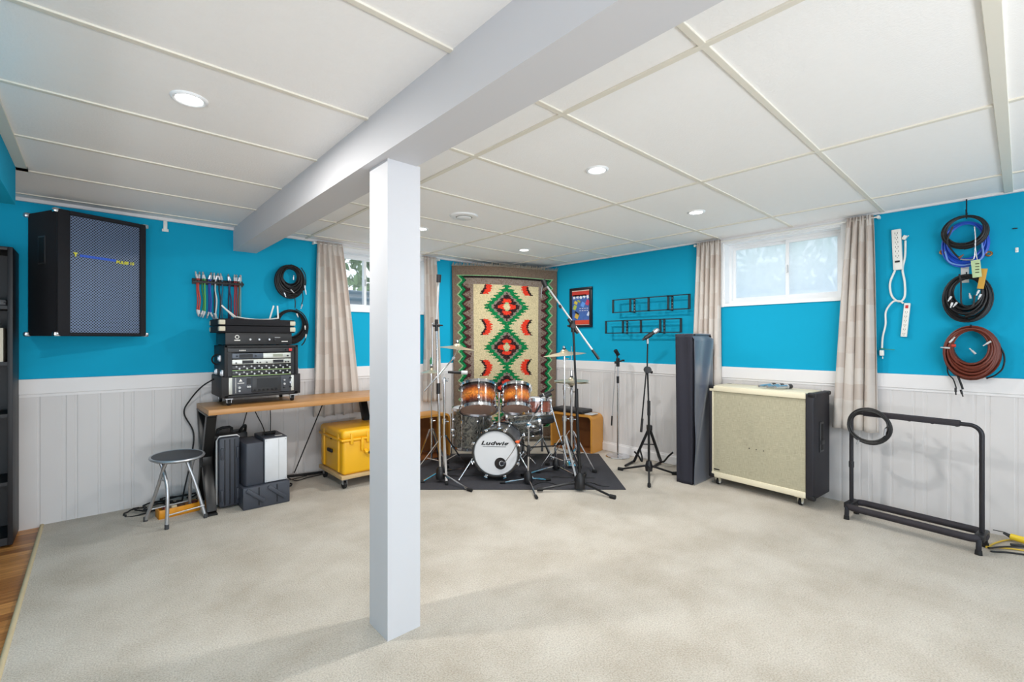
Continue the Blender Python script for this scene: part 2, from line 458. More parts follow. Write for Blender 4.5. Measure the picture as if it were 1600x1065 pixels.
# ================================================================ ceiling lamps and vent
def em_mat(name, col, st):
    m = bpy.data.materials.new(name); m.use_nodes = True; N = m.node_tree.nodes; L = m.node_tree.links
    b = N['Principled BSDF']; b.inputs['Base Color'].default_value = (.9, .9, .9, 1)
    b.inputs['Emission Color'].default_value = col+(1,); b.inputs['Emission Strength'].default_value = st
    nz = N.new('ShaderNodeTexNoise'); nz.inputs['Scale'].default_value = 3
    L.new(nz.outputs['Fac'], b.inputs['Coat Roughness']); return m
lens_m = em_mat('lamp_lens', (1, .99, .97), 6)
def lamp(x, y, label, watt=LAMP_W, z=CH):
    t = thing('recessed_ceiling_light', label, 'ceiling light', (x, y, z), group='recessed ceiling lights')
    part('trim_ring', MB().lathe([(.044, -.004), (.047, -.007), (.054, -.008), (.060, -.004), (.062, .001), (.044, .001)], (x, y, z), seg=32, closed=True), vinyl, t)
    part('lens', MB().lathe([(0, -.005), (.036, -.005), (.045, -.003), (.045, .0), (0, .0)], (x, y, z), seg=32), lens_m, t)
    ld = bpy.data.lights.new('lamp_light', 'AREA'); ld.shape = 'DISK'; ld.size = .085; ld.energy = watt
    ld.color = (1, .97, .92)
    lo = bpy.data.objects.new('lamp_light', ld); COL.objects.link(lo); lo.parent = t; lo.location = (0, 0, -.018)
lamp(.265, 2.128, 'large recessed light left of the boxed beam', 15)
lamp(2.009, 1.538, 'recessed light right of the post, largest of the ones right of the beam', 18)
lamp(3.199, 1.567, 'small recessed light in front of the right wall window')
lamp(3.234, 3.394, 'tiny recessed light above the hanging rug')
lamp(1.992, 3.322, 'tiny recessed light half hidden at the right edge of the post')
for x, y in ((2.15, -.2), (-1.6, -1.0), (.3, -1.7)):  # first lamp inferred from a shadow; the other two added, unseen, for more light
    lamp(x, y, 'unseen recessed ceiling light in the part of the room behind the viewpoint', z=CH)
t = thing('ceiling_vent', 'round white ceiling vent between the beam and the hanging rug', 'ceiling vent', (2.022, 2.768, CH))
part('outer_ring', MB().lathe([(.06, -.012), (.075, -.016), (.10, -.010), (.107, .001), (.06, .001)], (2.022, 2.768, CH), seg=40, closed=True), vinyl, t)
part('centre_disc', MB().lathe([(0, -.022), (.048, -.020), (.055, -.015), (.05, -.010), (0, -.010)], (2.022, 2.768, CH), seg=32).cyl((2.022, 2.768, CH-.012), (2.022, 2.768, CH), .012), vinyl, t)


# ================================================================ left side : bookcase and loudspeaker
bk = M('black_laminate', '#19191d', .5, var=.08, vs=4)
t = thing('bookcase', 'tall black open bookcase at the left edge against the wall', 'bookcase', (-.76, 4.18, 0))
part('side_panel', MB().bx(-.388, -.366, 4.03, 4.325, .0, 1.77, .002), bk, t)
part('side_panel', MB().bx(-1.16, -1.138, 4.03, 4.325, .0, 1.77, .002), bk, t)
part('top_panel', MB().bx(-1.138, -.388, 4.03, 4.325, 1.75, 1.77, .002), bk, t)
part('back_panel', MB().bx(-1.138, -.388, 4.315, 4.323, .03, 1.75), bk, t)
part('plinth', MB().bx(-1.138, -.388, 4.04, 4.055, .0, .045), bk, t)
for z in (.045, .374, .778, 1.087, 1.42): part('shelf', MB().bx(-1.138, -.388, 4.035, 4.315, z-.02, z), bk, t)
for i, (x, w_, h, c, l) in enumerate(((-.418, .022, .20, '#cfc6b4', 'cream'), (-.445, .024, .24, '#b9bcc0', 'pale grey'), (-.472, .02, .185, '#8c7c66', 'tan'))):
    t = thing('book', l+' book standing on the third shelf of the black bookcase', 'book', (x, 4.12, 1.088), group='books in the black bookcase')
    part('cover', MB().bx(x-w_/2, x+w_/2, 4.05, 4.055, 1.088, 1.088+h).bx(x-w_/2, x-w_/2+.002, 4.05, 4.20, 1.088, 1.088+h).bx(x+w_/2-.002, x+w_/2, 4.05, 4.20, 1.088, 1.088+h), M('cover_'+l.replace(' ', '_'), c, .6), t)
    part('pages', MB().bx(x-w_/2+.003, x+w_/2-.003, 4.056, 4.195, 1.092, 1.084+h), M('paper', '#e6e0d2', .8), t)
solo('router_box', MB().box((-.435, 4.13, 1.44), (.08, .14, .035), None, .006).cyl((-.40, 4.07, 1.44), (-.40, 4.05, 1.445), .006), M('dark_grey_plastic', '#3c3d40', .5), 'small dark grey box on the upper shelf of the black bookcase', 'box')

# ---- wall loudspeaker
carpetblk = M('black_carpet_covering', '#15151b', .85, var=.2, vs=80, bump=.25, bs=400)
def grille_mat():
    m = bpy.data.materials.new('perforated_steel'); m.use_nodes = True; nt = m.node_tree; N = nt.nodes; L = nt.links
    b = N['Principled BSDF']; b.inputs['Metallic'].default_value = .25; b.inputs['Roughness'].default_value = .38
    tc = N.new('ShaderNodeTexCoord'); mp = N.new('ShaderNodeMapping'); mp.inputs['Scale'].default_value = (1, 1, 1)
    vo = N.new('ShaderNodeTexVoronoi'); vo.inputs['Scale'].default_value = 78; vo.inputs['Randomness'].default_value = 0; vo.voronoi_dimensions = '2D'
    L.new(tc.outputs['UV'], mp.inputs[0]); mp.inputs['Rotation'].default_value = (0, 0, PI/4)
    L.new(mp.outputs[0], vo.inputs['Vector'])
    rp = N.new('ShaderNodeValToRGB'); rp.color_ramp.elements[0].position = .33; rp.color_ramp.elements[1].position = .42
    rp.color_ramp.elements[0].color = (.006, .006, .012, 1); rp.color_ramp.elements[1].color = lin('#7487a6')+(1,)  # steel colour holds the bluish window reflection; dark dots are the perforations
    L.new(vo.outputs['Distance'], rp.inputs[0]); L.new(rp.outputs[0], b.inputs['Base Color'])
    return m
grille_m = grille_mat()
A, B_, C_, D_ = (-.182, 4.04), (.262, 4.21), (.235, 4.334), (-.33, 4.334)
t = thing('wall_loudspeaker', 'large black carpeted loudspeaker with steel grille mounted high on the left wall', 'loudspeaker', (-.03, 4.33, 1.243))
fx = (V(B_+(0,))-V(A+(0,))).normalized(); fn_ = Vector((fx.y, -fx.x, 0))
Af = V(A+(0,)); flen = (V(B_+(0,))-Af).length
def P(u, z, out=0.): return Af + fx*u + fn_*out + Vector((0, 0, z))
z0, z1 = 1.243, 2.04
body = MB().prism([A, B_, C_, D_], z0, z1, bev=.012)
# raised rim around the grille
rim = MB()
for (u0, u1, a, b) in ((0, .062, z0, z1), (flen-.036, flen, z0, z1), (.06, flen-.034, z0, z0+.022), (.06, flen-.034, z1-.03, z1)):
    rim.bar(P((u0+u1)/2, a+.002, .004), P((u0+u1)/2, b-.002, .004), (u1-u0), .03, fn_, .006)
part('cabinet', body, carpetblk, t); part('front_rim', rim, carpetblk, t)
g = MB().grid(lambda u, v: P(.062+u*(flen-.098), z0+.022+v*(z1-z0-.052), .006+.004*math.sin(PI*u)), 6, 6, True)
l = g.bm.loops.layers.uv.verify()
for f in g.bm.faces:
    for lp in f.loops: lp[l].uv = (lp[l].uv[0]*.42, lp[l].uv[1]*.75)
part('grille', g, grille_m, t)
fm = frame_mat(P(.15, 1.755, .012), fx, (0, 0, 1))
bd = MB().box((.055, .004, 0), (.19, .016, .003), (0, 0, -.02)); bd.bm.transform(fm)
part('badge_stripe', bd, M('blue_badge', '#2458c8', .4), t)
tm = text_mb('PULSE 15', .026, .0015, .1, .0012, 1.0); tm.bm.transform(frame_mat(P(.352, 1.748, .014), fx, (0, 0, 1)))
part('badge_text', tm, M('yellow_print', '#d9d545', .5), t)
part('badge_mark', MB().prism([(-.012, .012), (.012, .012), (.003, -.002), (.003, -.014), (-.003, -.014), (-.003, -.002)], 0, .003, frame_mat(P(.088, 1.765, .012), fx, (0, 0, 1))), MATS['yellow_print'], t)
sd = (V(D_+(0,))-Af).normalized(); sn = Vector((-sd.y, sd.x, 0)) if Vector((-sd.y, sd.x, 0)).x < 0 else Vector((sd.y, -sd.x, 0))
hc = Af + sd*.16 + Vector((0, 0, 1.79))
hm = MB()
for du, dz, a, b in ((-.035, 0, .008, .17), (.035, 0, .008, .17)): hm.box(hc+sd*du, (.006, a, b), axis_mat((0, 0, 1), (0, 0, 1)) if False else Matrix((sn, sd, Vector((0, 0, 1)))).transposed())
for dz in (-.085, .085): hm.box(hc+Vector((0, 0, dz)), (.006, .078, .008), Matrix((sn, sd, Vector((0, 0, 1)))).transposed())
part('handle_frame', hm, M('dark_grey_plastic'), t)
part('recessed_handle', MB().box(hc+sn*.001, (.006, .064, .16), Matrix((sn, sd, Vector((0, 0, 1)))).transposed()), rubber, t)
for (p, zz) in ((A, z0), (A, z1), (B_, z0), (B_, z1), (D_, z0), (D_, z1)):
    part('corner_protector', MB().box((p[0], p[1], zz+(.012 if zz == z0 else -.012)), (.036, .036, .03), (0, 0, .36), .009), chrome if p == A else steel, t)

# small white tab under the ceiling
solo('white_plastic_tab', MB().bx(.378, .402, LY-.012, LY, 2.05, 2.118, .002).bx(.370, .410, LY-.010, LY, 2.035, 2.055, .002), whitep, 'small white plastic tab on the blue wall right of the loudspeaker', 'wall tab')

# ================================================================ patch cables on a rail
t = thing('cable_rail', 'black slotted rail on the blue wall holding short patch cables', 'cable rail', (.73, LY, 1.68))
part('rail', MB().bx(.556, .905, LY-.055, LY-.045, 1.664, 1.682, .002).bx(.556, .905, LY-.012, LY, 1.655, 1.70, .002), black, t)
for k in range(17): part('prong', MB().bx(.562+k*.0208, .568+k*.0208, LY-.055, LY-.01, 1.672, 1.680), black, t)
cab = [('red', '#b5342c', .588), ('scarlet', '#c4463a', .600), ('dark green', '#2c7a3c', .625), ('bright green', '#5bb45a', .638),
       ('navy blue', '#24308c', .664), ('mid blue', '#2c4bb0', .676), ('black', '#141420', .702), ('white', '#d9dbe0', .711),
       ('black', '#181820', .738), ('teal', '#1c5f7a', .754), ('navy', '#1a1a3c', .800), ('purple', '#3a2050', .812),
       ('crimson', '#a02430', .842), ('dark red', '#8a2428', .856), ('brown', '#6a4a20', .872), ('pale teal', '#6fa0a8', .884)]
for k, (cn, cc, x) in enumerate(cab):
    zb = 1.425-.004*k if k < 8 else 1.36-.006*(k-8)
    nm = ('leftmost of all', 'second from the left', 'third from the left', 'fourth from the left', 'fifth from the left', 'sixth from the left', 'seventh from the left', 'eighth from the left',
          'ninth from the left', 'tenth from the left', 'eleventh from the left', 'sixth from the right', 'fifth from the right' if 0 else 'fourth from the right', 'third from the right', 'second from the right', 'rightmost of all')[k]
    if k == 11: nm = 'fifth from the right'
    t = thing('patch_cable', cn+' patch cable hanging on the wall rail, '+nm, 'cable', (x, LY-.03, zb), group='patch cables on the wall rail')
    s = random.uniform(-.006, .006)
    part('cord', MB().tube(spline([(x, LY-.028, 1.70), (x+s, LY-.03, 1.62), (x-s, LY-.035, 1.53), (x+s*.4, LY-.03, zb+.03)], 6), .0055, 6), M('cord_'+cn.replace(' ', '_'), cc, .5), t)
    for zc, sg in ((1.70, 1), (zb+.03, -1)):
        a = random.uniform(-.012, .012)
        p = V(x, LY-.028, zc); q = p + Vector((a, -.004, .03*sg)); r = q + Vector((a*.6, -.01, .018*sg))
        pl = part('plug', MB().cyl(p, q, .0085, seg=8).cyl(q, r, .0055, seg=8).cyl(r, r+(r-q)*.2, .002, seg=6), steel if k % 3 else alu, t)

# ================================================================ cable coils
def coil(mb, wall, s0, zc, rx, rz, n, wr, off0, off1, jit, seed, thick=.25):
    rnd = random.Random(seed); pts = []
    st = 30
    pr = [(1-rnd.random()*thick, rnd.uniform(-jit, jit), rnd.uniform(-jit, jit)*.6, rnd.uniform(off0, off1)) for _ in range(n+2)]
    for k in range(n*st+1):
        i = k/st; a = 2*PI*i - PI/2
        j = int(i); f = i-j; f = f*f*(3-2*f)
        p = [pr[j][m]*(1-f)+pr[j+1][m]*f for m in range(4)]
        s = s0 + p[1] + rx*p[0]*math.cos(a); z = zc + p[2] - (rz*(1-p[0])*.0) + rz*p[0]*math.sin(a) + (1-p[0])*rz*.55
        pts.append((s, LY-p[3], z) if wall == 'L' else (RX-p[3], s, z))
    return mb.tube(pts, wr, 6)
def wpt(wall, s, z, off): return (s, LY-off, z) if wall == 'L' else (RX-off, s, z)
def plug(wall, s, z, a, off, L_, mat, parent, r=.006, nm='plug'):
    d = (math.cos(a), math.sin(a))
    p = V(wpt(wall, s, z, off)); q = V(wpt(wall, s+d[0]*L_*.6, z+d[1]*L_*.6, off)); e = V(wpt(wall, s+d[0]*L_, z+d[1]*L_, off))
    return part(nm, MB().cyl(p, q, r, seg=8).cyl(q, e, r*.6, seg=8), mat, parent)
def hook(s, z, wall, label, h=.03, nm='wall_hook'):
    mb = MB().tube([wpt(wall, s, z+.02, .0), wpt(wall, s, z, .03), wpt(wall, s, z-.005, .075), wpt(wall, s, z+h, .085)], .0035, 6)
    return solo(nm, mb, blackm, label, 'hook')
cb = M('black_cable', '#131316', .5, var=.15)
t = thing('cable_coil', 'thick black cable coil on the blue wall above the equipment rack', 'cable', (1.262, LY, 1.60), group='black cable coils left wall')
m_ = coil(MB(), 'L', 1.262, 1.73, .124, .145, 34, .006, .012, .085, .008, 5, .52)
part('coiled_cord', m_, cb, t)
for pts in (((1.35, 1.86), (1.385, 1.80), (1.39, 1.72), (1.375, 1.66)), ((1.29, 1.61), (1.30, 1.56), (1.30, 1.50)), ((1.36, 1.66), (1.365, 1.58), (1.35, 1.52))):
    part('loose_end', MB().tube(spline([wpt('L', a, b, .06) for a, b in pts]), .004, 6), cb, t)
for s, z, a in ((1.275, 1.74, 1.5), (1.20, 1.625, -1.2), (1.253, 1.655, -.8), (1.375, 1.66, -1.4), (1.35, 1.53, -1.9), (1.37, 1.70, -1.5)):
    plug('L', s, z, a, .095, .04, steel, t)
hook(1.262, 1.845, 'L', 'black hook behind the upper cable coil on the left wall')
t = thing('cable_coil', 'black cable coil on the blue wall half hidden behind the equipment rack', 'cable', (1.30, LY, 1.22), group='black cable coils left wall')
part('coiled_cord', coil(MB(), 'L', 1.275, 1.335, .135, .15, 15, .0058, .012, .07, .012, 9, .3), cb, t)
part('loose_end', MB().tube(spline([wpt('L', a, b, .075) for a, b in ((1.30, 1.49), (1.37, 1.44), (1.405, 1.34), (1.38, 1.22), (1.35, 1.17))]), .005, 6), cb, t)
for s, z, a in ((1.305, 1.45, -1.2), (1.375, 1.345, -1.5), (1.385, 1.27, -1.7)): plug('L', s, z, a, .085, .035, whitep, t)

# ================================================================ desk
t = thing('desk', 'narrow wooden desk with black X shaped steel legs along the left wall', 'desk', (1.3, 4.0, 0))
def wood_mat(name, c1, c2, sc=(1.2, 14, 14)):
    m = bpy.data.materials.new(name); m.use_nodes = True; nt = m.node_tree; N = nt.nodes; L = nt.links
    b = N['Principled BSDF']; b.inputs['Roughness'].default_value = .38
    tc = N.new('ShaderNodeTexCoord'); mp = N.new('ShaderNodeMapping'); mp.inputs['Scale'].default_value = sc
    L.new(tc.outputs['Object'], mp.inputs[0])
    nz = N.new('ShaderNodeTexNoise'); nz.inputs['Scale'].default_value = 1.5; nz.inputs['Detail'].default_value = 6; nz.inputs['Distortion'].default_value = .6
    L.new(mp.outputs[0], nz.inputs['Vector'])
    rp = N.new('ShaderNodeValToRGB'); rp.color_ramp.elements[0].position = .35; rp.color_ramp.elements[1].position = .65
    rp.color_ramp.elements[0].color = lin(c1)+(1,); rp.color_ramp.elements[1].color = lin(c2)+(1,)
    L.new(nz.outputs['Fac'], rp.inputs[0]); L.new(rp.outputs[0], b.inputs['Base Color']); return m
deskw = wood_mat('honey_oak', '#ad7a45', '#bf8d57')
part('desktop', MB().bx(.573, 2.06, 3.735, 4.235, .698, .735, .002), deskw, t)
for x in (.60, 1.87):
    f = MB()
    for (ya, yb) in ((3.80, 4.19), (4.19, 3.80)):
        # each bar bends at the waist
        mid = (x, 4.02, .35)
        f.bar((x, ya, .692), (x, 4.02+(ya-4.02)*.22, .38), .055, .06, (1, 0, 0), .003)
        f.bar((x, 4.02+(ya-4.02)*.22, .39), (x, 4.02+(yb-4.02)*.30, .32) if 0 else (x, 4.02+(ya-4.02)*.22, .30), .055, .06, (1, 0, 0), .003)
        f.bar((x, 4.02+(ya-4.02)*.22, .31), (x, ya, .012), .055, .06, (1, 0, 0), .003)
    f.bx(x-.03, x+.03, 3.95, 4.09, .29, .40, .003)
    f.bx(x-.03, x+.03, 3.765, 4.225, .684, .698, .002)
    part('leg_frame', f, blackm, t)
    for y in (3.79, 4.20): part('foot', MB().bx(x-.032, x+.032, y-.035, y+.035, 0, .012, .002), rubber, t)
# brace rods and dangling cords below
part('brace_rod', MB().cyl((1.45, 4.0, .70), (1.30, 4.30, .05), .005), blackm, t)

# ================================================================ equipment rack stack
rackm = M('black_rack_case', '#17171b', .6, var=.15, vs=30, bump=.15, bs=200)
t = thing('rack_case', 'black rolling rack case full of audio units on the wooden desk', 'rack case', (.945, 4.05, .735))
x0, x1, y0, y1 = .692, 1.20, 3.875, 4.26
sh = MB()
sh.bx(x0, x0+.022, y0, y1, .945, 1.178, .004).bx(x1-.022, x1, y0, y1, .945, 1.178, .004).bx(x0, x1, y0, y1, 1.16, 1.178, .004).bx(x0, x1, y1-.01, y1, .945, 1.178)
sh.bx(x0-.018, x0+.03, y0+.004, y1, .795, .950, .004).bx(x1-.03, x1+.018, y0+.004, y1, .795, .950, .004).bx(x0, x1, y0+.004, y1, .790, .812, .004).bx(x0, x1, y1-.01, y1, .80, .95)
part('shell', sh, rackm, t)
yf = y0+.012     # face of the units
silver = M('silver_front_panel', '#c9ccc6', .35, metal=.4); slate = M('slate_front_panel', '#59606b', .4, metal=.3); dark = M('black_front_panel', '#0f0f13', .3)
darkg = M('dark_grey_panel', '#2b2d31', .4); green_l = M('lime_edge', '#a9c98a', .5); redsw = M('red_switch', '#c42a2c', .35)
X0, X1 = x0+.052, x1-.052
def unit(z0, z1, mat, nm, xa=X0, xb=X1): return part(nm, MB().bx(xa, xb, yf, yf+.22, z0+.0015, z1-.0015, .0015), mat, t)
for xa, xb in ((x0+.022, X0), (X1, x1-.022)): part('rack_ear', MB().bx(xa, xb, yf+.004, yf+.012, .95, 1.16), dark, t)
def knob(x, z, r, mat, p, L_=.012, nm='knob'): return part(nm, MB().cyl((x, yf, z), (x, yf-L_, z), r, r*.85, 12), mat, p)
pc = unit(1.124, 1.160, darkg, 'power_unit', x0+.024, x1-.024)
tm = text_mb('PRO AUDIO', .010) if 0 else None
part('red_power_switch', MB().bx(x1-.068, x1-.044, yf-.006, yf, 1.131, 1.152, .002), redsw, pc, label='small red power switch')
knob(x1-.085, 1.142, .006, dark, pc)
for k in range(5): part('printed_mark', MB().bx(.79+k*.009, .795+k*.009, yf-.001, yf, 1.136, 1.144), whitep, pc)
u1 = unit(1.078, 1.120, slate, 'wireless_receiver', X0, X0+.205); u1b = unit(1.078, 1.120, silver, 'wireless_receiver', X0+.207, X1)
part('display', MB().bx(X0+.045, X0+.135, yf-.002, yf, 1.085, 1.112), dark, u1)
part('display', MB().bx(X0+.275, X0+.345, yf-.002, yf, 1.090, 1.110), M('grey_display', '#9aa08f', .3), u1b)
knob(X0+.03, 1.098, .005, dark, u1); knob(X0+.155, 1.098, .006, dark, u1); knob(X0+.38, 1.095, .007, dark, u1b)
u2 = unit(1.035, 1.074, silver, 'wireless_receiver')
for a in (.065, .275): part('display', MB().bx(X0+a, X0+a+.075, yf-.002, yf, 1.042, 1.066), dark, u2)
for a in (.025, .165, .185, .23, .365, .385): knob(X0+a, 1.048, .0055, dark, u2)
for zz in (.992, .950):
    u = unit(zz, zz+.040, dark, 'mixer_unit')
    part('lime_edge', MB().bx(X0, X1, yf-.002, yf, zz-.001, zz+.003), green_l, u)
    for k in range(8):
        knob(X0+.025+k*.050, zz+.029, .0065, alu, u); knob(X0+.045+k*.050, zz+.014, .0075, silver if k % 2 else steel, u)
# lower wide unit
lo = part('digital_mixer_unit', MB().bx(x0+.016, x1-.016, yf, yf+.25, .815, .943, .002), M('mid_grey_panel', '#484b52', .4, metal=.2), t)
for xa in (x0+.022, x1-.052): part('rack_ear', MB().bx(xa, xa+.03, yf-.004, yf, .818, .940, .002), silver, lo)
part('screen_frame', MB().bx(.872, 1.075, yf-.006, yf, .822, .940, .004), darkg, lo)
part('display', MB().bx(.905, 1.050, yf-.008, yf-.005, .856, .926), dark, lo)
for k in range(6): knob(.892+k*.030, .838, .008, rubber, lo, .014)
for (a, z, r, m_) in ((.79, .865, .010, alu), (.79, .84, .008, alu), (.845, .868, .008, alu), (.858, .868, .008, alu), (1.10, .905, .007, alu), (1.10, .875, .009, alu), (1.10, .845, .006, dark), (1.145, .92, .008, dark), (1.145, .885, .011, steel), (1.145, .85, .007, dark)): knob(a, z, r, m_, lo)
part('printed_mark', MB().prism([(-.012, -.009), (.012, -.009), (0, .012)], 0, .001, frame_mat((.798, yf-.001, .918), (1, 0, 0), (0, 0, 1))).bx(.778, .822, yf-.001, yf, .895, .900), whitep, lo)
part('printed_mark', MB().bx(.765, .768, yf-.001, yf, .825, .938), whitep, lo)
part('card_slots', MB().bx(.838, .866, yf-.002, yf, .885, .932), dark, lo)
for sx, sgn in ((x0-.004, -1), (x1+.004, 1)):
    for zz, yy in ((.975, 3.93), (.975, 4.15), (1.08, 4.02)): part('butterfly_latch', MB().box((sx, yy, zz), (.018, .05, .045), None, .004).box((sx+sgn*.006, yy, zz), (.016, .02, .03), None, .003), steel, t)
part('side_handle', MB().tube(arc((x0-.004, 4.09, 1.07), PI*.5, PI*1.5, .038, 10, (1, 0, 0), (0, 0, 1)), .006, 8), rubber, t)
for cx_, cy_ in ((x0+.035, y0+.035), (x1-.035, y0+.035), (x0+.035, y1-.05), (x1-.035, y1-.05)):
    c = part('caster', MB().box((cx_, cy_, .785), (.045, .045, .006)).box((cx_-.014, cy_, .770), (.003, .025, .028)).box((cx_+.014, cy_, .770), (.003, .025, .028)), steel, t)
    part('wheel', MB().cyl((cx_-.009, cy_+.004, .7575), (cx_+.009, cy_+.004, .7575), .0225, seg=16), rubber, c)
# amplifier
t = thing('power_amplifier', 'black audio amplifier with white printing on top of the rack case', 'amplifier', (.92, 4.05, 1.178))
part('chassis', MB().bx(.70, 1.155, 3.885, 4.23, 1.182, 1.272, .003), black, t)
yf2 = 3.884
part('round_logo', MB().ring((.775, yf2, 1.240), (0, 1, 0), .012, .003, 20, 6).bx(.757, .795, yf2-.001, yf2+.001, 1.212, 1.220), whitep, t)
for a, m_ in ((.86, alu), (.92, steel), (.99, steel), (1.03, darkg)): part('knob', MB().cyl((a, yf2, 1.222), (a, yf2-.014, 1.222), .009, .007, 12), m_, t)
part('printed_mark', MB().bx(1.08, 1.125, yf2-.001, yf2+.001, 1.204, 1.210), whitep, t)
part('printed_mark', MB().bx(1.03, 1.07, yf2-.001, yf2+.001, 1.236, 1.239), alu, t)
for a in (.72, 1.135):
    for b in (3.91, 4.20): part('rubber_foot', MB().cyl((a, b, 1.178), (a, b, 1.183), .012), rubber, t)
# carpeted lid case
t = thing('accessory_case', 'flat black carpeted case with cream corners above the amplifier', 'case', (.92, 4.06, 1.272))
part('lower_half', MB().bx(.66, 1.175, 3.872, 4.25, 1.273, 1.322, .006), carpetblk, t)
part('upper_half', MB().bx(.66, 1.175, 3.872, 4.25, 1.325, 1.374, .006), carpetblk, t)
crm = M('cream_corner', '#cfc9b4', .45)
for xx in (.678, 1.158):
    for yy in (3.889, 4.233):
        for zz in (1.300, 1.348): part('corner_protector', MB().box((xx, yy, zz), (.042, .042, .036), None, .007), crm, t)
# router
t = thing('white_router', 'flat white router with raised antennas lying on the black carpeted case', 'router', (.95, 4.1, 1.374))
part('body', MB().grid(lambda u, v: (.80+.30*u, 4.03+.12*v, 1.384+.016*(2*u-1)**2), 12, 3), whitep, t)
md = t.children[0].modifiers.new('s', 'SOLIDIFY'); md.thickness = .009
for x, y, dx, dy, dz in ((.80, 4.04, -.075, -.04, .055), (.81, 4.14, -.09, 0, .095), (1.06, 4.14, .03, .0, .11), (1.10, 4.05, .0, .02, .105)):
    part('antenna', MB().bar((x, y, 1.392), (x+dx, y+dy, 1.392+dz), .012, .005, (0, 1, 0), .002), whitep, t)
# cord from the rack down behind the desk
solo('mains_cable', MB().tube(spline([(.672, 4.15, .92), (.60, 4.20, .86), (.535, 4.26, .76), (.50, 4.28, .66), (.56, 4.28, .5), (.54, 4.27, .3), (.50, 4.25, .1), (.47, 4.2, .006), (.40, 4.15, .006)], 8), .0055, 8), cb, 'black power cord running from the rack case down the left wall', 'power cord')
solo('mains_cable', MB().tube(spline([(.93, 4.24, .69), (.90, 4.26, .55), (.86, 4.27, .40), (.88, 4.2, .18), (1.0, 4.25, .08), (1.2, 4.26, .008), (1.4, 4.28, .008)], 8), .004, 8), cb, 'thin black cord hanging below the desk above the grey case', 'power cord')
solo('mains_cable', MB().tube(spline([(.95, 4.24, .69), (1.0, 4.26, .58), (1.05, 4.27, .46), (1.10, 4.25, .2), (1.25, 4.2, .02), (1.40, 4.22, .008), (1.6, 4.25, .008)], 8), .004, 8), cb, 'thin black cord slanting below the desk behind the white panelled case', 'power cord')
solo('mains_cable', MB().tube(spline([(1.09, 4.25, .69), (1.10, 4.27, .55), (1.10, 4.27, .40), (1.12, 4.26, .2), (1.15, 4.25, .03)], 8), .0035, 8), cb, 'thin black cord hanging straight down behind the desk', 'power cord')
solo('cable_bundle', MB().tube(spline([(1.10, 4.2, .07), (1.2, 4.23, .05), (1.35, 4.26, .03), (1.6, 4.28, .012), (1.9, 4.28, .012)], 8), .012, 8).tube(spline([(1.09, 4.1, .012), (1.18, 4.05, .012), (1.22, 4.12, .012), (1.15, 4.18, .012), (1.09, 4.16, .012)], 8), .006, 8), cb, 'black cable bundle on the carpet left of the yellow case', 'cables')

# ================================================================ stool
t = thing('folding_stool', 'round folding stool with dark padded seat and silver tube legs', 'stool', (.41, 3.80, 0))
sc_ = (.408, 3.80, .445)
part('seat', MB().lathe([(0, .006), (.12, .006), (.143, .001), (.148, -.008), (.140, -.018), (0, -.018)], sc_, (.02, -.05, 1), 40), M('dark_grey_vinyl', '#3a3b40', .5, bump=.1, bs=150), t)
part('seat_rim', MB().ring((.408, 3.80, .440), (.02, -.05, 1), .147, .0085, 40), steel, t)
ft = [(.249, 3.948, .008), (.34, 3.69, .008), (.559, 3.752, .008), (.50, 3.985, .008)]
legs = [[(.345, 3.74, .43), (.325, 3.77, .36), (.30, 3.85, .22), ft[0]],
        [(.31, 3.80, .43), (.33, 3.78, .36), (.345, 3.71, .24), ft[1]],
        [(.455, 3.82, .43), (.47, 3.80, .36), (.505, 3.78, .24), ft[2]],
        [(.50, 3.78, .43), (.49, 3.82, .36), (.49, 3.90, .22), ft[3]]]
for l in legs:
    o = part('leg', MB().tube(spline(l, 6), .0105, 10), steel, t)
    part('foot_cap', MB().cyl((l[-1][0], l[-1][1], 0), (l[-1][0], l[-1][1], .03), .0125), M('dark_grey_plastic'), o)
part('crossbar', MB().cyl((.262, 3.935, .075), (.49, 3.975, .075), .005), steel, t)
part('crossbar', MB().cyl((.341, 3.695, .085), (.552, 3.757, .085), .005), steel, t)
for a, b in (((.30, 3.80, .405), (.48, 3.80, .405)), ((.318, 3.80, .30), (.335, 3.745, .30)), ((.49, 3.80, .32), (.49, 3.87, .31))): part('hinge_bar', MB().cyl(a, b, .005), steel, t)
# orange tray and cable heap under it
t = thing('tool_tray', 'orange yellow plastic tray with odds and ends under the stool', 'tray', (.44, 4.0, 0))
oy = M('orange_yellow_plastic', '#e0941c', .4)
Rt = Matrix.Translation((.43, 3.98, 0)) @ Euler((0, 0, .12)).to_matrix().to_4x4()
tb = MB().bx(-.12, .12, -.05, -.043, 0, .06, .002).bx(-.12, .12, .043, .05, 0, .06, .002).bx(-.12, -.113, -.05, .05, 0, .06, .002).bx(.113, .12, -.05, .05, 0, .06, .002).bx(-.12, .12, -.05, .05, 0, .008); tb.bm.transform(Rt)
part('tray', tb, oy, t)
for i, (x, y, c) in enumerate(((-.07, 0, '#7a2a20'), (-.03, .01, '#d8c8a8'), (.01, -.01, '#4a3020'), (.05, .012, '#8a5a30'), (.085, -.005, '#5a1a18'))):
    b = MB().box((x, y, .04), (.034, .06, .055), (0, 0, .2*i), .006); b.bm.transform(Rt)
    solo('small_item', b, M('item_%s' % 'abcde'[i], c, .6), ('dark red', 'cream', 'dark brown', 'tan brown', 'maroon')[i]+' small item standing in the orange tray under the stool', 'small item', 'small items in the orange tray')
t = thing('cable_heap', 'heap of black cables on the carpet behind the stool', 'cables', (.28, 4.2, 0))
rnd = random.Random(4)
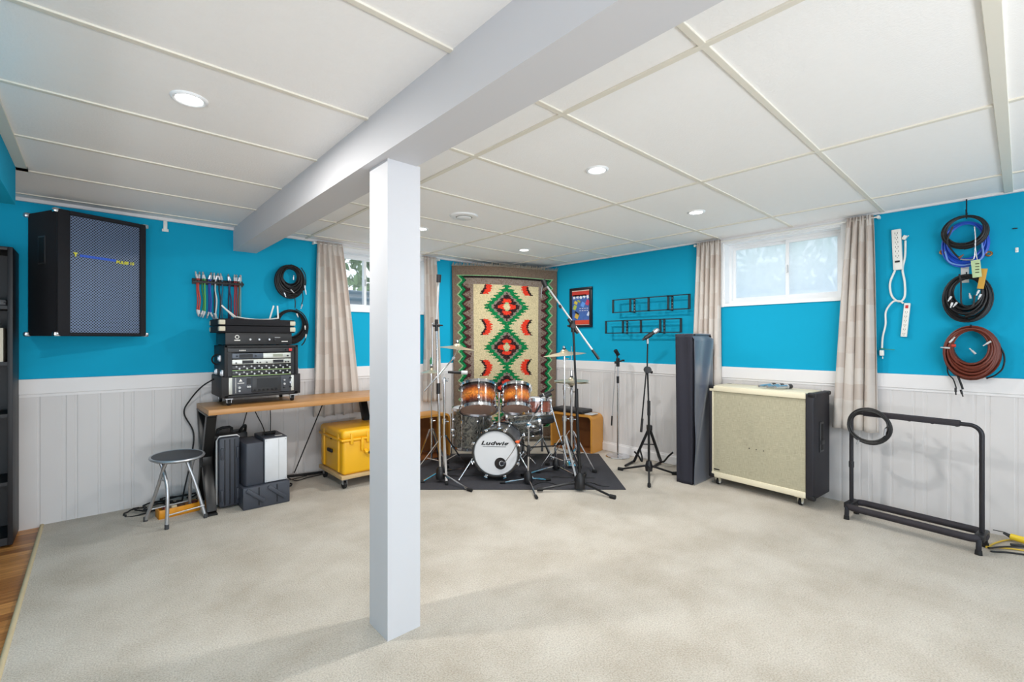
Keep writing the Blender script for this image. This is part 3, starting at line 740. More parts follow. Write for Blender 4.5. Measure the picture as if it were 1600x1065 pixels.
for k in range(5):
    cx_, cy_ = .26+.05*k, 4.17+.02*(k % 2); a0 = rnd.random()*6
    part('cable_loop', MB().tube([(cx_+(.10+.02*rnd.random())*math.cos(a0+q/10), cy_+.07*math.sin(a0+q/10), .008+.012*k+.01*math.sin(q/5)) for q in range(55)], .0055, 6), cb, t)

# ================================================================ cases under the desk
hard = M('charcoal_moulded_plastic', '#3b3f49', .5, var=.06, bump=.05)
t = thing('upright_hard_case', 'charcoal moulded case with silver rim standing on end below the desk', 'case', (.72, 3.98, 0))
part('rear_shell', MB().bx(.640, .792, 3.90, 4.18, .01, .525, .022), black, t)
part('front_shell', MB().bx(.652, .788, 3.845, 3.905, .012, .515, .02), hard, t)
part('silver_rim', MB().tube([(.648, 3.895, .03), (.648, 3.895, .49), (.665, 3.895, .517), (.775, 3.895, .517), (.790, 3.895, .50)], .007, 8), alu, t)
for x in (.690, .722, .752): part('groove_rib', MB().bx(x-.003, x+.003, 3.839, 3.85, .03, .50, .002), black, t)
for x in (.672, .770):
    for z in (.10, .40): part('latch', MB().bx(x-.008, x+.008, 3.832, 3.85, z-.04, z+.04, .003), hard, t)
part('carry_handle', MB().tube([(.67, 3.99, .52), (.67, 3.99, .555), (.70, 3.99, .565), (.745, 3.99, .565), (.76, 3.99, .555), (.76, 3.99, .52)], .011, 8), rubber, t)
t = thing('ribbed_box', 'low black plastic box with two slanting ribs under the desk', 'box', (.93, 3.85, 0))
part('box', MB().prism([(.778, 3.715), (1.088, 3.705), (1.088, 4.05), (.778, 4.05)], 0, .158, bev=.006), hard, t)
for a in (.80, .94): part('slanted_rib', MB().bar((a, 3.706, .145), (a+.115, 3.702, .045), .028, .016, (0, 1, 0), .006), M('charcoal_moulded_plastic'), t)
for x in (.88, 1.0): part('seam', MB().bx(x-.002, x+.002, 3.703, 3.712, .02, .15), rubber, t)
t = thing('panelled_hard_case', 'grey hard case with a white front panel standing on the ribbed black box', 'case', (.94, 3.9, .158))
part('grey_lid', MB().prism([(.792, 3.775), (.805, 3.745), (.918, 3.745), (.918, 4.03), (.792, 4.03)], .160, .470, bev=.008), hard, t)
part('body', MB().bx(.920, 1.083, 3.752, 4.03, .160, .492, .006), M('charcoal_moulded_plastic'), t)
part('white_panel', MB().bx(.926, 1.078, 3.742, 3.756, .166, .484, .003), M('light_grey_panel', '#d4d6da', .4, metal=.1), t)
part('panel_seam', MB().bx(1.020, 1.023, 3.7405, 3.743, .17, .48), alu, t)
for x in (.936, 1.068):
    for z in (.178, .472): part('screw', MB().cyl((x, 3.743, z), (x, 3.739, z), .004, seg=8), steel, t)
part('top_handle', MB().tube([(.945, 3.86, .49), (.945, 3.86, .512), (.985, 3.83, .515), (1.02, 3.86, .512), (1.02, 3.88, .49)], .012, 8).lathe([(0, .012), (.03, .012), (.034, 0), (0, 0)], (.985, 3.88, .492)), rubber, t)
part('printed_mark', MB().bx(1.01, 1.06, 3.79, 3.80, .4915, .493).bx(1.01, 1.06, 3.81, 3.815, .4915, .493), whitep, t)
t = thing('camera_bag', 'small black bag squeezed between the two upright cases', 'bag', (.845, 4.15, 0))
part('bag_body', MB().box((.845, 4.16, .255), (.09, .16, .50), None, .02), black, t)
part('strap', MB().tube(spline([(.83, 4.10, .49), (.84, 4.07, .53), (.87, 4.08, .55), (.88, 4.13, .50)], 6), .010, 8), rubber, t)

# ================================================================ yellow case on dolly
t = thing('wheeled_dolly', 'pale wooden dolly with black casters carrying the yellow case', 'dolly', (1.76, 3.95, 0))
part('board', MB().bx(1.475, 2.05, 3.685, 4.20, .082, .112, .003), M('pale_pine', '#c9ab7c', .6, var=.1, vs=8), t)
for x in (1.515, 2.0):
    for y in (3.73, 4.15):
        c = part('caster', MB().box((x, y, .079), (.055, .055, .006)).box((x-.016, y, .056), (.003, .032, .04)).box((x+.016, y, .056), (.003, .032, .04)), steel, t)
        part('wheel', MB().cyl((x-.012, y+.005, .030), (x+.012, y+.005, .030), .030, seg=18), rubber, c)
yel = M('yellow_hard_plastic', '#efb31a', .38, var=.03, spec=.5)
t = thing('yellow_hard_case', 'bright yellow rugged equipment case on a wheeled dolly', 'case', (1.76, 3.95, .112))
part('base', MB().box((1.76, 3.945, .255), (.545, .50, .286), None, .028, 4), yel, t)
part('lid', MB().box((1.76, 3.945, .437), (.560, .515, .078), None, .032, 4), yel, t)
part('lid_rim', MB().box((1.76, 3.945, .398), (.575, .53, .020), None, .009, 2), yel, t)
for x in (1.56, 1.70, 1.90):
    part('rib', MB().bx(x-.014, x+.014, 3.680, 3.70, .36, .455, .006), yel, t)
for y in (3.78, 4.10): part('side_pillar', MB().bx(1.474, 1.50, y-.02, y+.02, .13, .45, .010), yel, t)
part('latch', MB().bx(1.635, 1.660, 3.672, 3.70, .30, .41, .006), yel, t)
part('latch', MB().bx(1.86, 1.885, 3.672, 3.70, .30, .41, .006), yel, t)
h_ = part('handle', MB().cyl((1.69, 3.655, .282), (1.86, 3.655, .282), .011), rubber, t)
for x in (1.68, 1.87): part('handle_arm', MB().bar((x, 3.70, .30), (x, 3.655, .28), .018, .03, (1, 0, 0), .004), yel, h_)
part('side_handle', MB().bx(1.466, 1.485, 3.89, 3.99, .270, .30, .008), rubber, t)
part('valve', MB().cyl((1.486, 3.93, .385), (1.478, 3.93, .385), .008), rubber, t)

# ================================================================ curtains
def curtain_mat():
    m = bpy.data.materials.new('curtain_cloth'); m.use_nodes = True; nt = m.node_tree; N = nt.nodes; L = nt.links
    b = N['Principled BSDF']; b.inputs['Roughness'].default_value = .6; b.inputs['Sheen Weight'].default_value = .3
    tc = N.new('ShaderNodeTexCoord')
    br = N.new('ShaderNodeTexBrick'); br.inputs['Scale'].default_value = 1; br.inputs['Brick Width'].default_value = .2
    br.inputs['Row Height'].default_value = .115; br.inputs['Mortar Size'].default_value = .0
    br.offset = .5
    br.inputs['Color1'].default_value = lin('#ece7e0')+(1,); br.inputs['Color2'].default_value = lin('#c9b5a6')+(1,)
    wv = N.new('ShaderNodeTexNoise'); wv.inputs['Scale'].default_value = 30
    L.new(tc.outputs['UV'], wv.inputs['Vector'])
    ad = N.new('ShaderNodeMix'); ad.data_type = 'RGBA'; ad.blend_type = 'ADD'; ad.inputs[0].default_value = .02
    L.new(tc.outputs['UV'], ad.inputs[6]); L.new(wv.outputs['Color'], ad.inputs[7]); L.new(ad.outputs[2], br.inputs['Vector'])
    mx = N.new('ShaderNodeMix'); mx.data_type = 'RGBA'; mx.inputs[0].default_value = .5; mx.inputs[7].default_value = lin('#e4dcd6')+(1,)
    L.new(br.outputs['Color'], mx.inputs[6]); L.new(mx.outputs[2], b.inputs['Base Color'])
    trn = N.new('ShaderNodeBsdfTranslucent'); L.new(mx.outputs[2], trn.inputs[0])
    ms = N.new('ShaderNodeMixShader'); ms.inputs[0].default_value = .25; L.new(b.outputs[0], ms.inputs[1]); L.new(trn.outputs[0], ms.inputs[2])
    L.new(ms.outputs[0], N['Material Output'].inputs['Surface']); return m
curt = curtain_mat()
def curtain(wall, t0, t1, b0, b1, zt, zb, folds, label, seed):
    rnd = random.Random(seed); ph = [rnd.uniform(-.5, .5) for _ in range(6)]
    def fn(u, v):      # v: 0 top .. 1 bottom
        w_ = v**.8
        s = (t0+(t1-t0)*u)*(1-w_) + (b0+(b1-b0)*u)*w_
        amp = .020 + .028*v
        p = u*folds*2*PI + .6*math.sin(3*u+ph[0]) + .5*v*math.sin(5*u+ph[1]*4)
        pin = max(0., 1-v/.07)
        d = .052 + amp*math.sin(p)*(1-.55*pin) + .010*v*math.sin(2.3*p+ph[2]*6)
        s += .35*amp*math.cos(p)*(.3+v)
        if v < .06: d += .012*pin*math.sin(3*p)
        d = max(d, .031)
        return wpt(wall, s, zt+(zb-zt)*v + .006*math.sin(p*.5)*v, d)
    mb = MB().grid(fn, folds*14, 40, True)
    l = mb.bm.loops.layers.uv.verify()
    L_ = folds*.16
    for f in mb.bm.faces:
        for lp in f.loops: lp[l].uv = (lp[l].uv[0]*L_, (1-lp[l].uv[1])*(zt-zb))
    o = solo('curtain', mb, curt, label, 'curtain', 'beige checked curtains')
    md = o.modifiers.new('s', 'SOLIDIFY'); md.thickness = .002
    return o
curtain('L', 1.495, 1.715, 1.44, 1.885, 2.118, .52, 5, 'beige checked curtain left of the left wall window, hanging behind the desk', 1)
curtain('L', 2.60, 2.765, 2.60, 2.82, 2.118, .555, 4, 'beige checked curtain right of the post, behind the cymbal stands', 2)
curtain('R', 2.02, 1.80, 2.06, 1.80, 2.115, .50, 5, 'pale curtain left of the right wall window, behind the draped tower', 3)
curtain('R', .868, .712, .950, .672, 2.120, .560, 4, 'pale curtain right of the right wall window, above the guitar rack', 4)
t = thing('curtain_rod', 'thin white curtain rod above the left wall window', 'curtain rod', (2.15, LY, 2.10))
part('rod', MB().cyl((1.47, LY-.045, 2.098), (2.80, LY-.045, 2.098), .006, seg=10), whitep, t)
for x in (1.47, 2.80): part('bracket', MB().bx(x-.008, x+.008, LY-.052, LY, 2.088, 2.108, .002), whitep, t)
t = thing('curtain_rod', 'thin white curtain rod above the right wall window', 'curtain rod', (RX, 1.36, 2.10))
part('rod', MB().cyl((RX-.045, .69, 2.098), (RX-.045, 2.05, 2.098), .006, seg=10), whitep, t)
for y in (.69, 2.05): part('bracket', MB().bx(RX-.052, RX, y-.008, y+.008, 2.088, 2.108, .002), whitep, t)

# ================================================================ drum corner
# mat frame: u runs along the front edge (to the right), v towards the corner
MO = Vector((3.199, 2.159, 0)); MU = Vector((.742, -.6704, 0)); MV = Vector((.6704, .742, 0))
def Q(u, v, z=0.): return MO + MU*u + MV*v + Vector((0, 0, z))
matm = M('charcoal_mat', '#36363c', .95, var=.35, vs=60, bump=.4, bs=200)
mb = MB(); mm = Matrix.Translation((0, 0, .0045)) 
mb.prism([tuple(Q(-1.86, 0).xy), tuple(Q(0, 0).xy), tuple(Q(0, 1.17).xy), tuple(Q(-1.86, 1.17).xy)], 0, .008, bev=.002)
solo('drum_mat', mb, matm, 'dark charcoal mat on the carpet beneath the drum kit', 'mat')
MZ = .008

# ---- woven rug hung across the corner
def tri(x): x = x % 1.; return 1-abs(2*x-1)
RWC = {'brown': '#7c6a5c', 'lgreen': '#8dbb8a', 'green': '#0f7c44', 'dgreen': '#123c26', 'maroon': '#4a2226', 'grey': '#8a7d74', 'cream': '#cfc09a', 'red': '#dc3a26', 'black': '#221c1c'}
RWC = {k: lin(v) for k, v in RWC.items()}
def rug_col(x, y, W, H, rnd):
    """x across from the centre, y down from the top"""
    ax = W/2-abs(x)
    z = tri(y/.108)                      # zigzag
    e1 = .096 + .050*z
    if y < .10 or y > H-.10: return 'brown'
    zz = e1 - .045
    if ax < zz: return 'brown'
    yb = min(y, H-y)
    if yb < .115: return 'lgreen'
    if ax < zz+.016: return 'lgreen'
    if ax < zz+.05: return 'green' if rnd.random() > .12 else 'dgreen'
    if ax < zz+.062: return 'dgreen'
    if yb < .135: return 'black'
    hx = .215+.018*tri(y/.108+.3)
    if yb < .21:
        return 'grey' if rnd.random() < .75 else 'brown'
    if ax < hx-.015: 
        return 'maroon' if tri(y/.108)*.05 + zz + .062 > ax-.006 else ('brown' if rnd.random() < .5 else 'maroon' if rnd.random() < .3 else 'grey')
    if ax < .245: return 'grey' if rnd.random() < .7 else 'brown'
    # field
    p = .47; cy0 = .46
    x += rnd.gauss(0, .0025); y += rnd.gauss(0, .002)
    k = round((y-cy0)/p); dy = y-cy0-k*p
    hw, hh = .262, .245
    d = abs(x)/hw + abs(dy)/hh
    saw = tri(abs(dy)/.036)
    if d < .46 + .07*tri(y/.03):
        if abs(x) < .03 and abs(dy) < .026: return 'cream'
        if abs(x) < .016+.03*(1-abs(dy)/.05) and abs(dy) < .05: return 'cream' if abs(dy) < .03 else 'lgreen'
        if abs(dy) < .034*(1.35-abs(x)/.12) and abs(x) < .112: return 'red'
        if .048 < abs(dy) < .092 and abs(x) < .062-.8*abs(abs(dy)-.064): return 'red'
        return 'black' if rnd.random() < .6 else 'maroon'
    if d < .60 + .10*saw: return 'maroon' if rnd.random() < .35 else 'black'
    if d < .72 + .10*saw: return 'grey'
    if d < .95 + .24*saw: return 'green' if rnd.random() > .06 else 'dgreen'
    k2 = round((y-cy0-p/2)/p); ey = y-cy0-p/2-k2*p
    ex = abs(x)-.262                       # negative towards the centre line
    sp = .018*tri(ey/.030)
    if abs(ey) < .092 and -.095 < ex < .085:
        inner = -.090 + .050*(abs(ey)/.09)**2 + sp*1.5
        core = -.016 + .050*(abs(ey)/.09)**2 + sp*.8
        outer = .022 + .055*(abs(ey)/.09)**1.2 - sp
        if inner < ex < core: return 'red'
        if core <= ex < min(core+.032, outer): return 'black' if rnd.random() < .7 else 'maroon'
        if core+.02 <= ex < outer and abs(ey) > .045: return 'dgreen' if abs(ey) > .065 else 'black'
        if core <= ex < outer and abs(ey) < .02: return 'dgreen'
    return 'cream'
def rug_mat():
    m = bpy.data.materials.new('woven_wool'); m.use_nodes = True; nt = m.node_tree; N = nt.nodes; L = nt.links
    b = N['Principled BSDF']; b.inputs['Roughness'].default_value = .95; b.inputs['Specular IOR Level'].default_value = .1
    at = N.new('ShaderNodeVertexColor'); at.layer_name = 'weave'
    tc = N.new('ShaderNodeTexCoord'); nz = N.new('ShaderNodeTexNoise'); nz.inputs['Scale'].default_value = 90
    L.new(tc.outputs['Object'], nz.inputs['Vector'])
    rp = N.new('ShaderNodeValToRGB'); rp.color_ramp.elements[0].color = (.7, .7, .7, 1); rp.color_ramp.elements[1].color = (1.1, 1.1, 1.1, 1)
    rp.color_ramp.elements[0].position = .3; rp.color_ramp.elements[1].position = .7
    L.new(nz.outputs['Fac'], rp.inputs[0])
    mx = N.new('ShaderNodeMix'); mx.data_type = 'RGBA'; mx.blend_type = 'MULTIPLY'; mx.inputs[0].default_value = 1
    L.new(at.outputs[0], mx.inputs[6]); L.new(rp.outputs[0], mx.inputs[7]); L.new(mx.outputs[2], b.inputs['Base Color'])
    bp = N.new('ShaderNodeBump'); bp.inputs['Strength'].default_value = .5; bp.inputs['Distance'].default_value = .006
    L.new(nz.outputs['Fac'], bp.inputs['Height']); L.new(bp.outputs[0], b.inputs['Normal']); return m
rugm = rug_mat()
ra = Vector((2.985, 4.318, 0)); rb = Vector((4.178, 3.80, 0)); RW = (rb-ra).length; RH = 1.99
rdir = (rb-ra).normalized(); rn = Vector((rdir.y, -rdir.x, 0))
if rn.x > 0: rn = -rn
t = thing('hanging_rug', 'woven wool rug with green and red diamonds hung across the room corner', 'rug', (3.6, 4.05, .07))
nu, nv = 150, 250
def rfn(u, v):
    s = RW*u; z = 2.058 + .014*math.sin(PI*min(1, u*1.1))*(1-v) - RH*v
    s2 = s + (.5-u)*.05*min(1, v*1.2)
    out = .012*math.sin(5*u+2*v) + .006*math.sin(17*u)*v - .03*math.sin(PI*u)*0
    return ra + rdir*s2 + rn*out + Vector((0, 0, z))
mb = MB().grid(rfn, nu, nv)
cl = mb.bm.loops.layers.color.new('weave'); rnd = random.Random(11); idx = 0
mb.bm.faces.ensure_lookup_table()
for i in range(nu):
    for j in range(nv):
        f = mb.bm.faces[idx]; idx += 1
        c = RWC[rug_col(((i+.5)/nu-.5)*RW, (j+.5)/nv*RH, RW, RH, rnd)]
        c = tuple(max(0, x)**(1/2.2) if x > .0031308 else x*12.92 for x in c)
        for lp in f.loops: lp[cl] = (c[0], c[1], c[2], 1)
o = part('woven_panel', mb, rugm, t); md = o.modifiers.new('s', 'SOLIDIFY'); md.thickness = .007; md.offset = -1
fr = MB()
for k in range(110):
    u = k/109; p = rfn(u, 0); q = p + rdir*rnd.uniform(-.006, .014) + rn*rnd.uniform(.005, .03) + Vector((0, 0, rnd.uniform(.026, .048)))
    q.z = min(q.z, 2.120); fr.cyl(p, q, .0042, .0016, 5)
part('fringe', fr, M('rug_fringe_wool', '#b3a48e', .95), t)
fr = MB()
for k in range(170):
    u = k/169; p = rfn(u, 1); q = p + rdir*rnd.uniform(-.008, .012) + rn*rnd.uniform(-.01, .02) - Vector((0, 0, rnd.uniform(.03, .05))); fr.cyl(p, q, .0022, .001, 5)
part('fringe', fr, MATS['rug_fringe_wool'], t)

# ---- drum building
def shell_mat(name, stops, rough=.22, coat=.6, swirl=0.):
    m = bpy.data.materials.new(name); m.use_nodes = True; nt = m.node_tree; N = nt.nodes; L = nt.links
    b = N['Principled BSDF']; b.inputs['Roughness'].default_value = rough; b.inputs['Coat Weight'].default_value = coat
    tc = N.new('ShaderNodeTexCoord'); sp = N.new('ShaderNodeSeparateXYZ'); L.new(tc.outputs['Object'], sp.inputs[0])
    nz = N.new('ShaderNodeTexNoise'); nz.inputs['Scale'].default_value = 26 if not swirl else 9; nz.inputs['Detail'].default_value = 5; nz.inputs['Distortion'].default_value = 1.5+swirl
    L.new(tc.outputs['Object'], nz.inputs['Vector'])
    rp = N.new('ShaderNodeValToRGB'); r = rp.color_ramp
    r.elements[0].position = stops[0][0]; r.elements[0].color = lin(stops[0][1])+(1,)
    r.elements[1].position = stops[-1][0]; r.elements[1].color = lin(stops[-1][1])+(1,)
    for p, c in stops[1:-1]: e = r.elements.new(p); e.color = lin(c)+(1,)
    if swirl: L.new(nz.outputs['Fac'], rp.inputs[0]); L.new(rp.outputs[0], b.inputs['Base Color'])
    else:
        ab = N.new('ShaderNodeMath'); ab.operation = 'ABSOLUTE'; L.new(sp.outputs[2], ab.inputs[0])
        ml = N.new('ShaderNodeMath'); ml.operation = 'MULTIPLY'; ml.inputs[1].default_value = 11.5; L.new(ab.outputs[0], ml.inputs[0])
        L.new(ml.outputs[0], rp.inputs[0])
        r2 = N.new('ShaderNodeValToRGB'); r2.color_ramp.elements[0].position = .35; r2.color_ramp.elements[1].position = .62
        r2.color_ramp.elements[0].color = (.45, .40, .35, 1); r2.color_ramp.elements[1].color = (1.15, 1.1, 1.0, 1)
        L.new(nz.outputs['Fac'], r2.inputs[0])
        mx = N.new('ShaderNodeMix'); mx.data_type = 'RGBA'; mx.blend_type = 'MULTIPLY'; mx.inputs[0].default_value = 1
        L.new(rp.outputs[0], mx.inputs[6]); L.new(r2.outputs[0], mx.inputs[7]); L.new(mx.outputs[2], b.inputs['Base Color'])
    return m
burst = shell_mat('amber_burst_lacquer', [(0, '#d98a34'), (.35, '#b8621c'), (.65, '#5a2410'), (1, '#120c0c')])
oyster = shell_mat('grey_oyster_wrap', [(.3, '#1c1c1e'), (.45, '#5d5c58'), (.55, '#8f8b80'), (.68, '#2b2a2b')], swirl=3.)
walnut = shell_mat('red_brown_wood', [(.3, '#6b3a2e'), (.5, '#8a4c3c'), (.7, '#5a2e26')], swirl=2.)
blackwrap = M('dark_grey_wrap', '#55565c', .35, coat=.4)
coated = M('coated_white_head', '#dcdde0', .6, var=.02)
clearh = M('smoked_head', '#a88878', .15, var=.15, coat=.5)
def drum(name, label, c, ax, R, depth, shell, top_m, bot_m, hoop_m, nlug, cat='drum', hw=.024, lugdir=None, group=None):
    """local z is the drum axis, +z the batter side"""
    rot = axis_mat(ax)
    t = thing(name, label, cat, c, rot=rot, group=group)
    h = depth/2
    part('shell', MB().lathe([(R, -h), (R, h), (R-.006, h), (R-.006, -h)], seg=48, closed=True), shell, t, True)
    for s, hm, nm in ((1, top_m, 'batter_head'), (-1, bot_m, 'resonant_head')):
        part(nm, MB().lathe([(0, s*(h+.004)), (R+.002, s*(h+.004)), (R+.004, s*(h-.004)), (R+.002, s*(h-.004)), (R-.002, s*(h+.001)), (0, s*(h+.001))], seg=48), hm, t, True)
        part('hoop', MB().lathe([(R+.005, s*(h-.010)), (R+.016, s*(h-.010)), (R+.009, s*(h-.006)), (R+.008, s*(h+hw-.012)), (R+.014, s*(h+hw-.008)), (R+.014, s*(h+hw-.006)), (R+.005, s*(h+hw-.010))], seg=48, closed=True), hoop_m, t, True)
    for k in range(nlug):
        a = 2*PI*(k+.5)/nlug
        e = Vector((math.cos(a), math.sin(a), 0)); tn = Vector((-e.y, e.x, 0))
        mb = MB()
        for s in (1, -1):
            mb.cyl(e*(R+.012)+Vector((0, 0, s*(h-.004))), e*(R+.012)+Vector((0, 0, -s*.002)), .0028, seg=6)
            mb.cyl(e*(R+.012)+Vector((0, 0, s*(h+.002))), e*(R+.012)+Vector((0, 0, s*(h-.014))), .007, seg=8)
            mb.box(e*(R+.008)+Vector((0, 0, s*h*.44)), (.018, .020, min(.035, depth*.22)), Matrix((e, tn, Vector((0, 0, 1)))).transposed(), .004)
        part('lug', mb, chrome, t, True)
    return t
# ---- bass drum
Fd = Vector((.6704, .742, 0)); Rd = Vector((.742, -.6704, 0))
kax = (-(Fd*math.cos(.13) + Rd*math.sin(.13))).normalized()      # toward the room
kc = Vector((2.547, 3.027, .248)) - kax*.19
t = thing('bass_drum', 'small bass drum with white front head and black logo, centre of the kit', 'drum', kc, rot=axis_mat(kax))
KR = .190; kh = .18
part('shell', MB().lathe([(KR, -kh), (KR, kh), (KR-.007, kh), (KR-.007, -kh)], seg=64, closed=True), blackwrap, t, True)
part('front_head', MB().lathe([(0, kh+.008), (KR-.004, kh+.008), (KR+.002, kh+.002), (KR+.002, kh-.004), (KR-.004, kh+.003), (0, kh+.003)], seg=64), coated, t, True)
part('rear_head', MB().lathe([(0, -kh-.008), (KR, -kh-.006), (KR+.002, -kh+.004), (0, -kh-.003)], seg=48), coated, t, True)
for s in (1, -1): part('hoop', MB().lathe([(KR+.003, s*(kh-.012)), (KR+.016, s*(kh-.012)), (KR+.016, s*(kh+.026)), (KR+.003, s*(kh+.026))], seg=64, closed=True), M('black_hoop', '#141416', .25, coat=.5), t, True)
Rk = axis_mat(kax)
for k in range(8):
    a = 2*PI*(k+.5)/8; e = Vector((math.cos(a), math.sin(a), 0)); tn = Vector((-e.y, e.x, 0)); Rb = Matrix((e, tn, Vector((0, 0, 1)))).transposed()
    mb = MB()
    for s in (1, -1):
        mb.box(e*(KR+.018)+Vector((0, 0, s*(kh+.010))), (.020, .026, .034), Rb, .004)
        mb.cyl(e*(KR+.026)+Vector((0, 0, s*(kh+.03))), e*(KR+.018)+Vector((0, 0, -s*.004)), .003, seg=6)
        mb.cyl(e*(KR+.03)+tn*.014+Vector((0, 0, s*(kh+.032))), e*(KR+.03)-tn*.014+Vector((0, 0, s*(kh+.032))), .005, seg=8)
        mb.box(e*(KR+.010)+Vector((0, 0, s*.09)), (.022, .022, .05), Rb, .005)
    part('claw', mb, chrome, t, True)
# port hole and logo on the front head: local frame of the head
kup = Rk.inverted() @ Vector((0, 0, 1)); kup.z = 0; kup.normalize(); krt = kup.cross(Vector((0, 0, 1)))
hole = krt*.040 + kup*-.088
hp = Vector((hole.x, hole.y, kh+.0085))
part('port_hole_disc', MB().lathe([(0, .0005), (.046, .0005), (.046, -.001), (0, -.001)], hp, seg=40), M('port_shade', '#2a2422', .8), t, True)  # dark disc on the head, its colour stands for the shade inside
part('port_ring', MB().ring(hp, (0, 0, 1), .048, .003, 40, 8), black, t, True)
lg = text_mb('Ludwig', .060, .0006, .28, .0022, 1.08)
lm = frame_mat(kup*.083+Vector((0, 0, kh+.0088)), krt, kup)
lg.bm.transform(lm @ Matrix.Translation((-.014, 0, 0)) @ Matrix.Diagonal((1.26, .76, 1, 1)))
ln_ = MB().box((-.014, -.028, 0), (.20, .0035, .0008)); ln_.bm.transform(lm); 
me_ = bpy.data.meshes.new('x'); ln_.bm.to_mesh(me_); lg.bm.from_mesh(me_)
part('script_logo', lg, M('black_print', '#0c0c0e', .4), t, True)
for s in (-1, 1):
    b0 = kc + Rk @ Vector((0, 0, kh-.07)) + Rd*s*(KR-.006) - Vector((0, 0, .02))
    foot = Vector((2.31, 3.235, MZ)) if s < 0 else Vector((2.80, 2.82, MZ))
    part('spur', MB().cyl(b0, foot+Vector((0, 0, .012)), .0065, seg=10).cyl(b0-Rd*s*.01, b0+Rd*s*.02, .016, seg=12).sph(foot+Vector((0, 0, .011)), .011, 8), chrome, t)
top = kc + Vector((0, 0, KR)) + Fd*-.04
part('tom_mount', MB().lathe([(0, 0), (.038, 0), (.036, .010), (.018, .022), (.014, .05), (0, .05)], top-Vector((0, 0, .004)), seg=24).cyl(top, top+Vector((0, 0, .30)), .0095, seg=14).cyl(top+Vector((0, 0, .27)), top+Vector((0, 0, .315)), .018, seg=12), chrome, t)
mt = top+Vector((0, 0, .292))
bm_ = MB().cyl(mt-Rd*.085, mt+Rd*.085, .008, seg=12)
for s in (-1, 1):
    c = mt+Rd*s*.085
    bm_.cyl(c-Vector((0, 0, .03)), c+Vector((0, 0, .035)), .012, seg=12).cyl(c+Fd*-.02, c+Fd*.03+Vector((0, 0, .02)), .008, seg=10).cyl(c-Fd*.035, c-Fd*.02, .014, .010, 6)
part('tom_arm', bm_, chrome, t)

# ---- rack toms
ltc = Vector((2.539, 3.258, 0.697)); rtc = Vector((2.792, 3.03, 0.697))
drum('rack_tom', 'amber burst rack tom on the left above the bass drum', ltc, Vector((Fd.x*.52-Rd.x*.05, Fd.y*.52-Rd.y*.05, 1)), .158, .205, burst, coated, clearh, chrome, 6, group='amber burst rack toms')
drum('rack_tom', 'smaller amber burst rack tom on the right above the bass drum', rtc, Vector((Fd.x*.56+Rd.x*.02, Fd.y*.56+Rd.y*.02, 1)), .124, .19, burst, coated, clearh, chrome, 6, group='amber burst rack toms')
# ---- floor tom (grey oyster) with three legs
fc = Vector((2.766, 3.647, 0.357))
t = drum('floor_tom', 'grey oyster floor tom standing behind the bass drum, left side', (fc.x, fc.y, .36), (0, 0, 1), .185, .36, oyster, coated, coated, chrome, 8)
for a in (2.6, 4.6, .5):
    e = Vector((math.cos(a), math.sin(a), 0)); b = Vector((fc.x, fc.y, 0))+e*.205
    part('leg', MB().tube([b+Vector((0, 0, .50)), b+Vector((0, 0, .12)), b+e*.03+Vector((0, 0, .02))], .0055, 8).box(b+Vector((0, 0, .33))-e*.008, (.03, .03, .04), (0, 0, a), .004), chrome, t)
    part('rubber_foot', MB().cyl(b+e*.03+Vector((0, 0, MZ if 0 else .0)), b+e*.035+Vector((0, 0, .03)), .012, seg=10), rubber, t)
fc2 = Vector((3.183, 3.35, 0.339))
t = drum('floor_tom', 'dark oyster drum on its side behind the right rack tom', (fc2.x, fc2.y, .40), (Rd.x, Rd.y, .15), .15, .30, oyster, coated, coated, chrome, 6)
part('stand', MB().cyl((fc2.x, fc2.y, .235), (fc2.x, fc2.y, .10), .012).cyl((fc2.x, fc2.y, .12), (fc2.x+.16, fc2.y+.05, MZ), .008).cyl((fc2.x, fc2.y, .12), (fc2.x-.16, fc2.y+.06, MZ), .008).cyl((fc2.x, fc2.y, .12), (fc2.x, fc2.y-.17, MZ), .008), chrome, t)
# ---- snare
sc2 = Vector((3.007, 3.011, 0.616))
drum('snare_drum', 'red brown wooden snare drum with chrome hoops right of the rack toms', sc2, (Fd.x*.06, Fd.y*.06, 1), .145, .115, walnut, coated, clearh, chrome, 8)

def tripod(parent, c, hub_z, feet, r, mat, collar=None, foot_m=rubber):
    c = V(c)
    for f in feet:
        f = V(f); d = (f-Vector((c.x, c.y, f.z))).normalized()
        o = part('leg', MB().tube([Vector((c.x, c.y, hub_z))+d*.02, f+Vector((0, 0, r+.003))-d*.02], r, 8), mat, parent)
        part('rubber_foot', MB().cyl(f+Vector((0, 0, r+.006))-d*.045, f+Vector((0, 0, r+.006)), r*1.7, r*1.7, 10), foot_m, o)
def cymbal(label, c, ax, R, grp=None, cat='cymbal'):
    brass = M('brass_bronze', '#d3c8b0', .38, metal=.75, var=.06, vs=30)
    t = thing('cymbal', label, cat, c, rot=axis_mat(ax), group=grp)
    b = R*.20
    part('disc', MB().lathe([(.006, .030), (b*.45, .028), (b*.8, .019), (b, .006), (R*.5, -.004), (R, -.020), (R, -.0215), (R*.5, -.006), (b, .0045), (b*.8, .0175), (b*.45, .0265), (.006, .0285)], seg=56, closed=True), brass, t, True)
    part('felt', MB().lathe([(0, .040), (.014, .040), (.015, .030), (0, .030)], seg=16), black, t, True)
    part('wing_nut', MB().cyl((0, 0, .040), (0, 0, .058), .006, seg=8).bx(-.016, .016, -.003, .003, .044, .060, .002), chrome, t, True)
    return t
def clampknob(mb, p, d, r=.014):
    p = V(p); d = V(d).normalized()
    return mb.cyl(p, p+d*.03, r*.4, seg=8).box(p+d*.034, (r*2.2, .006, .014), axis_mat(d), .002)

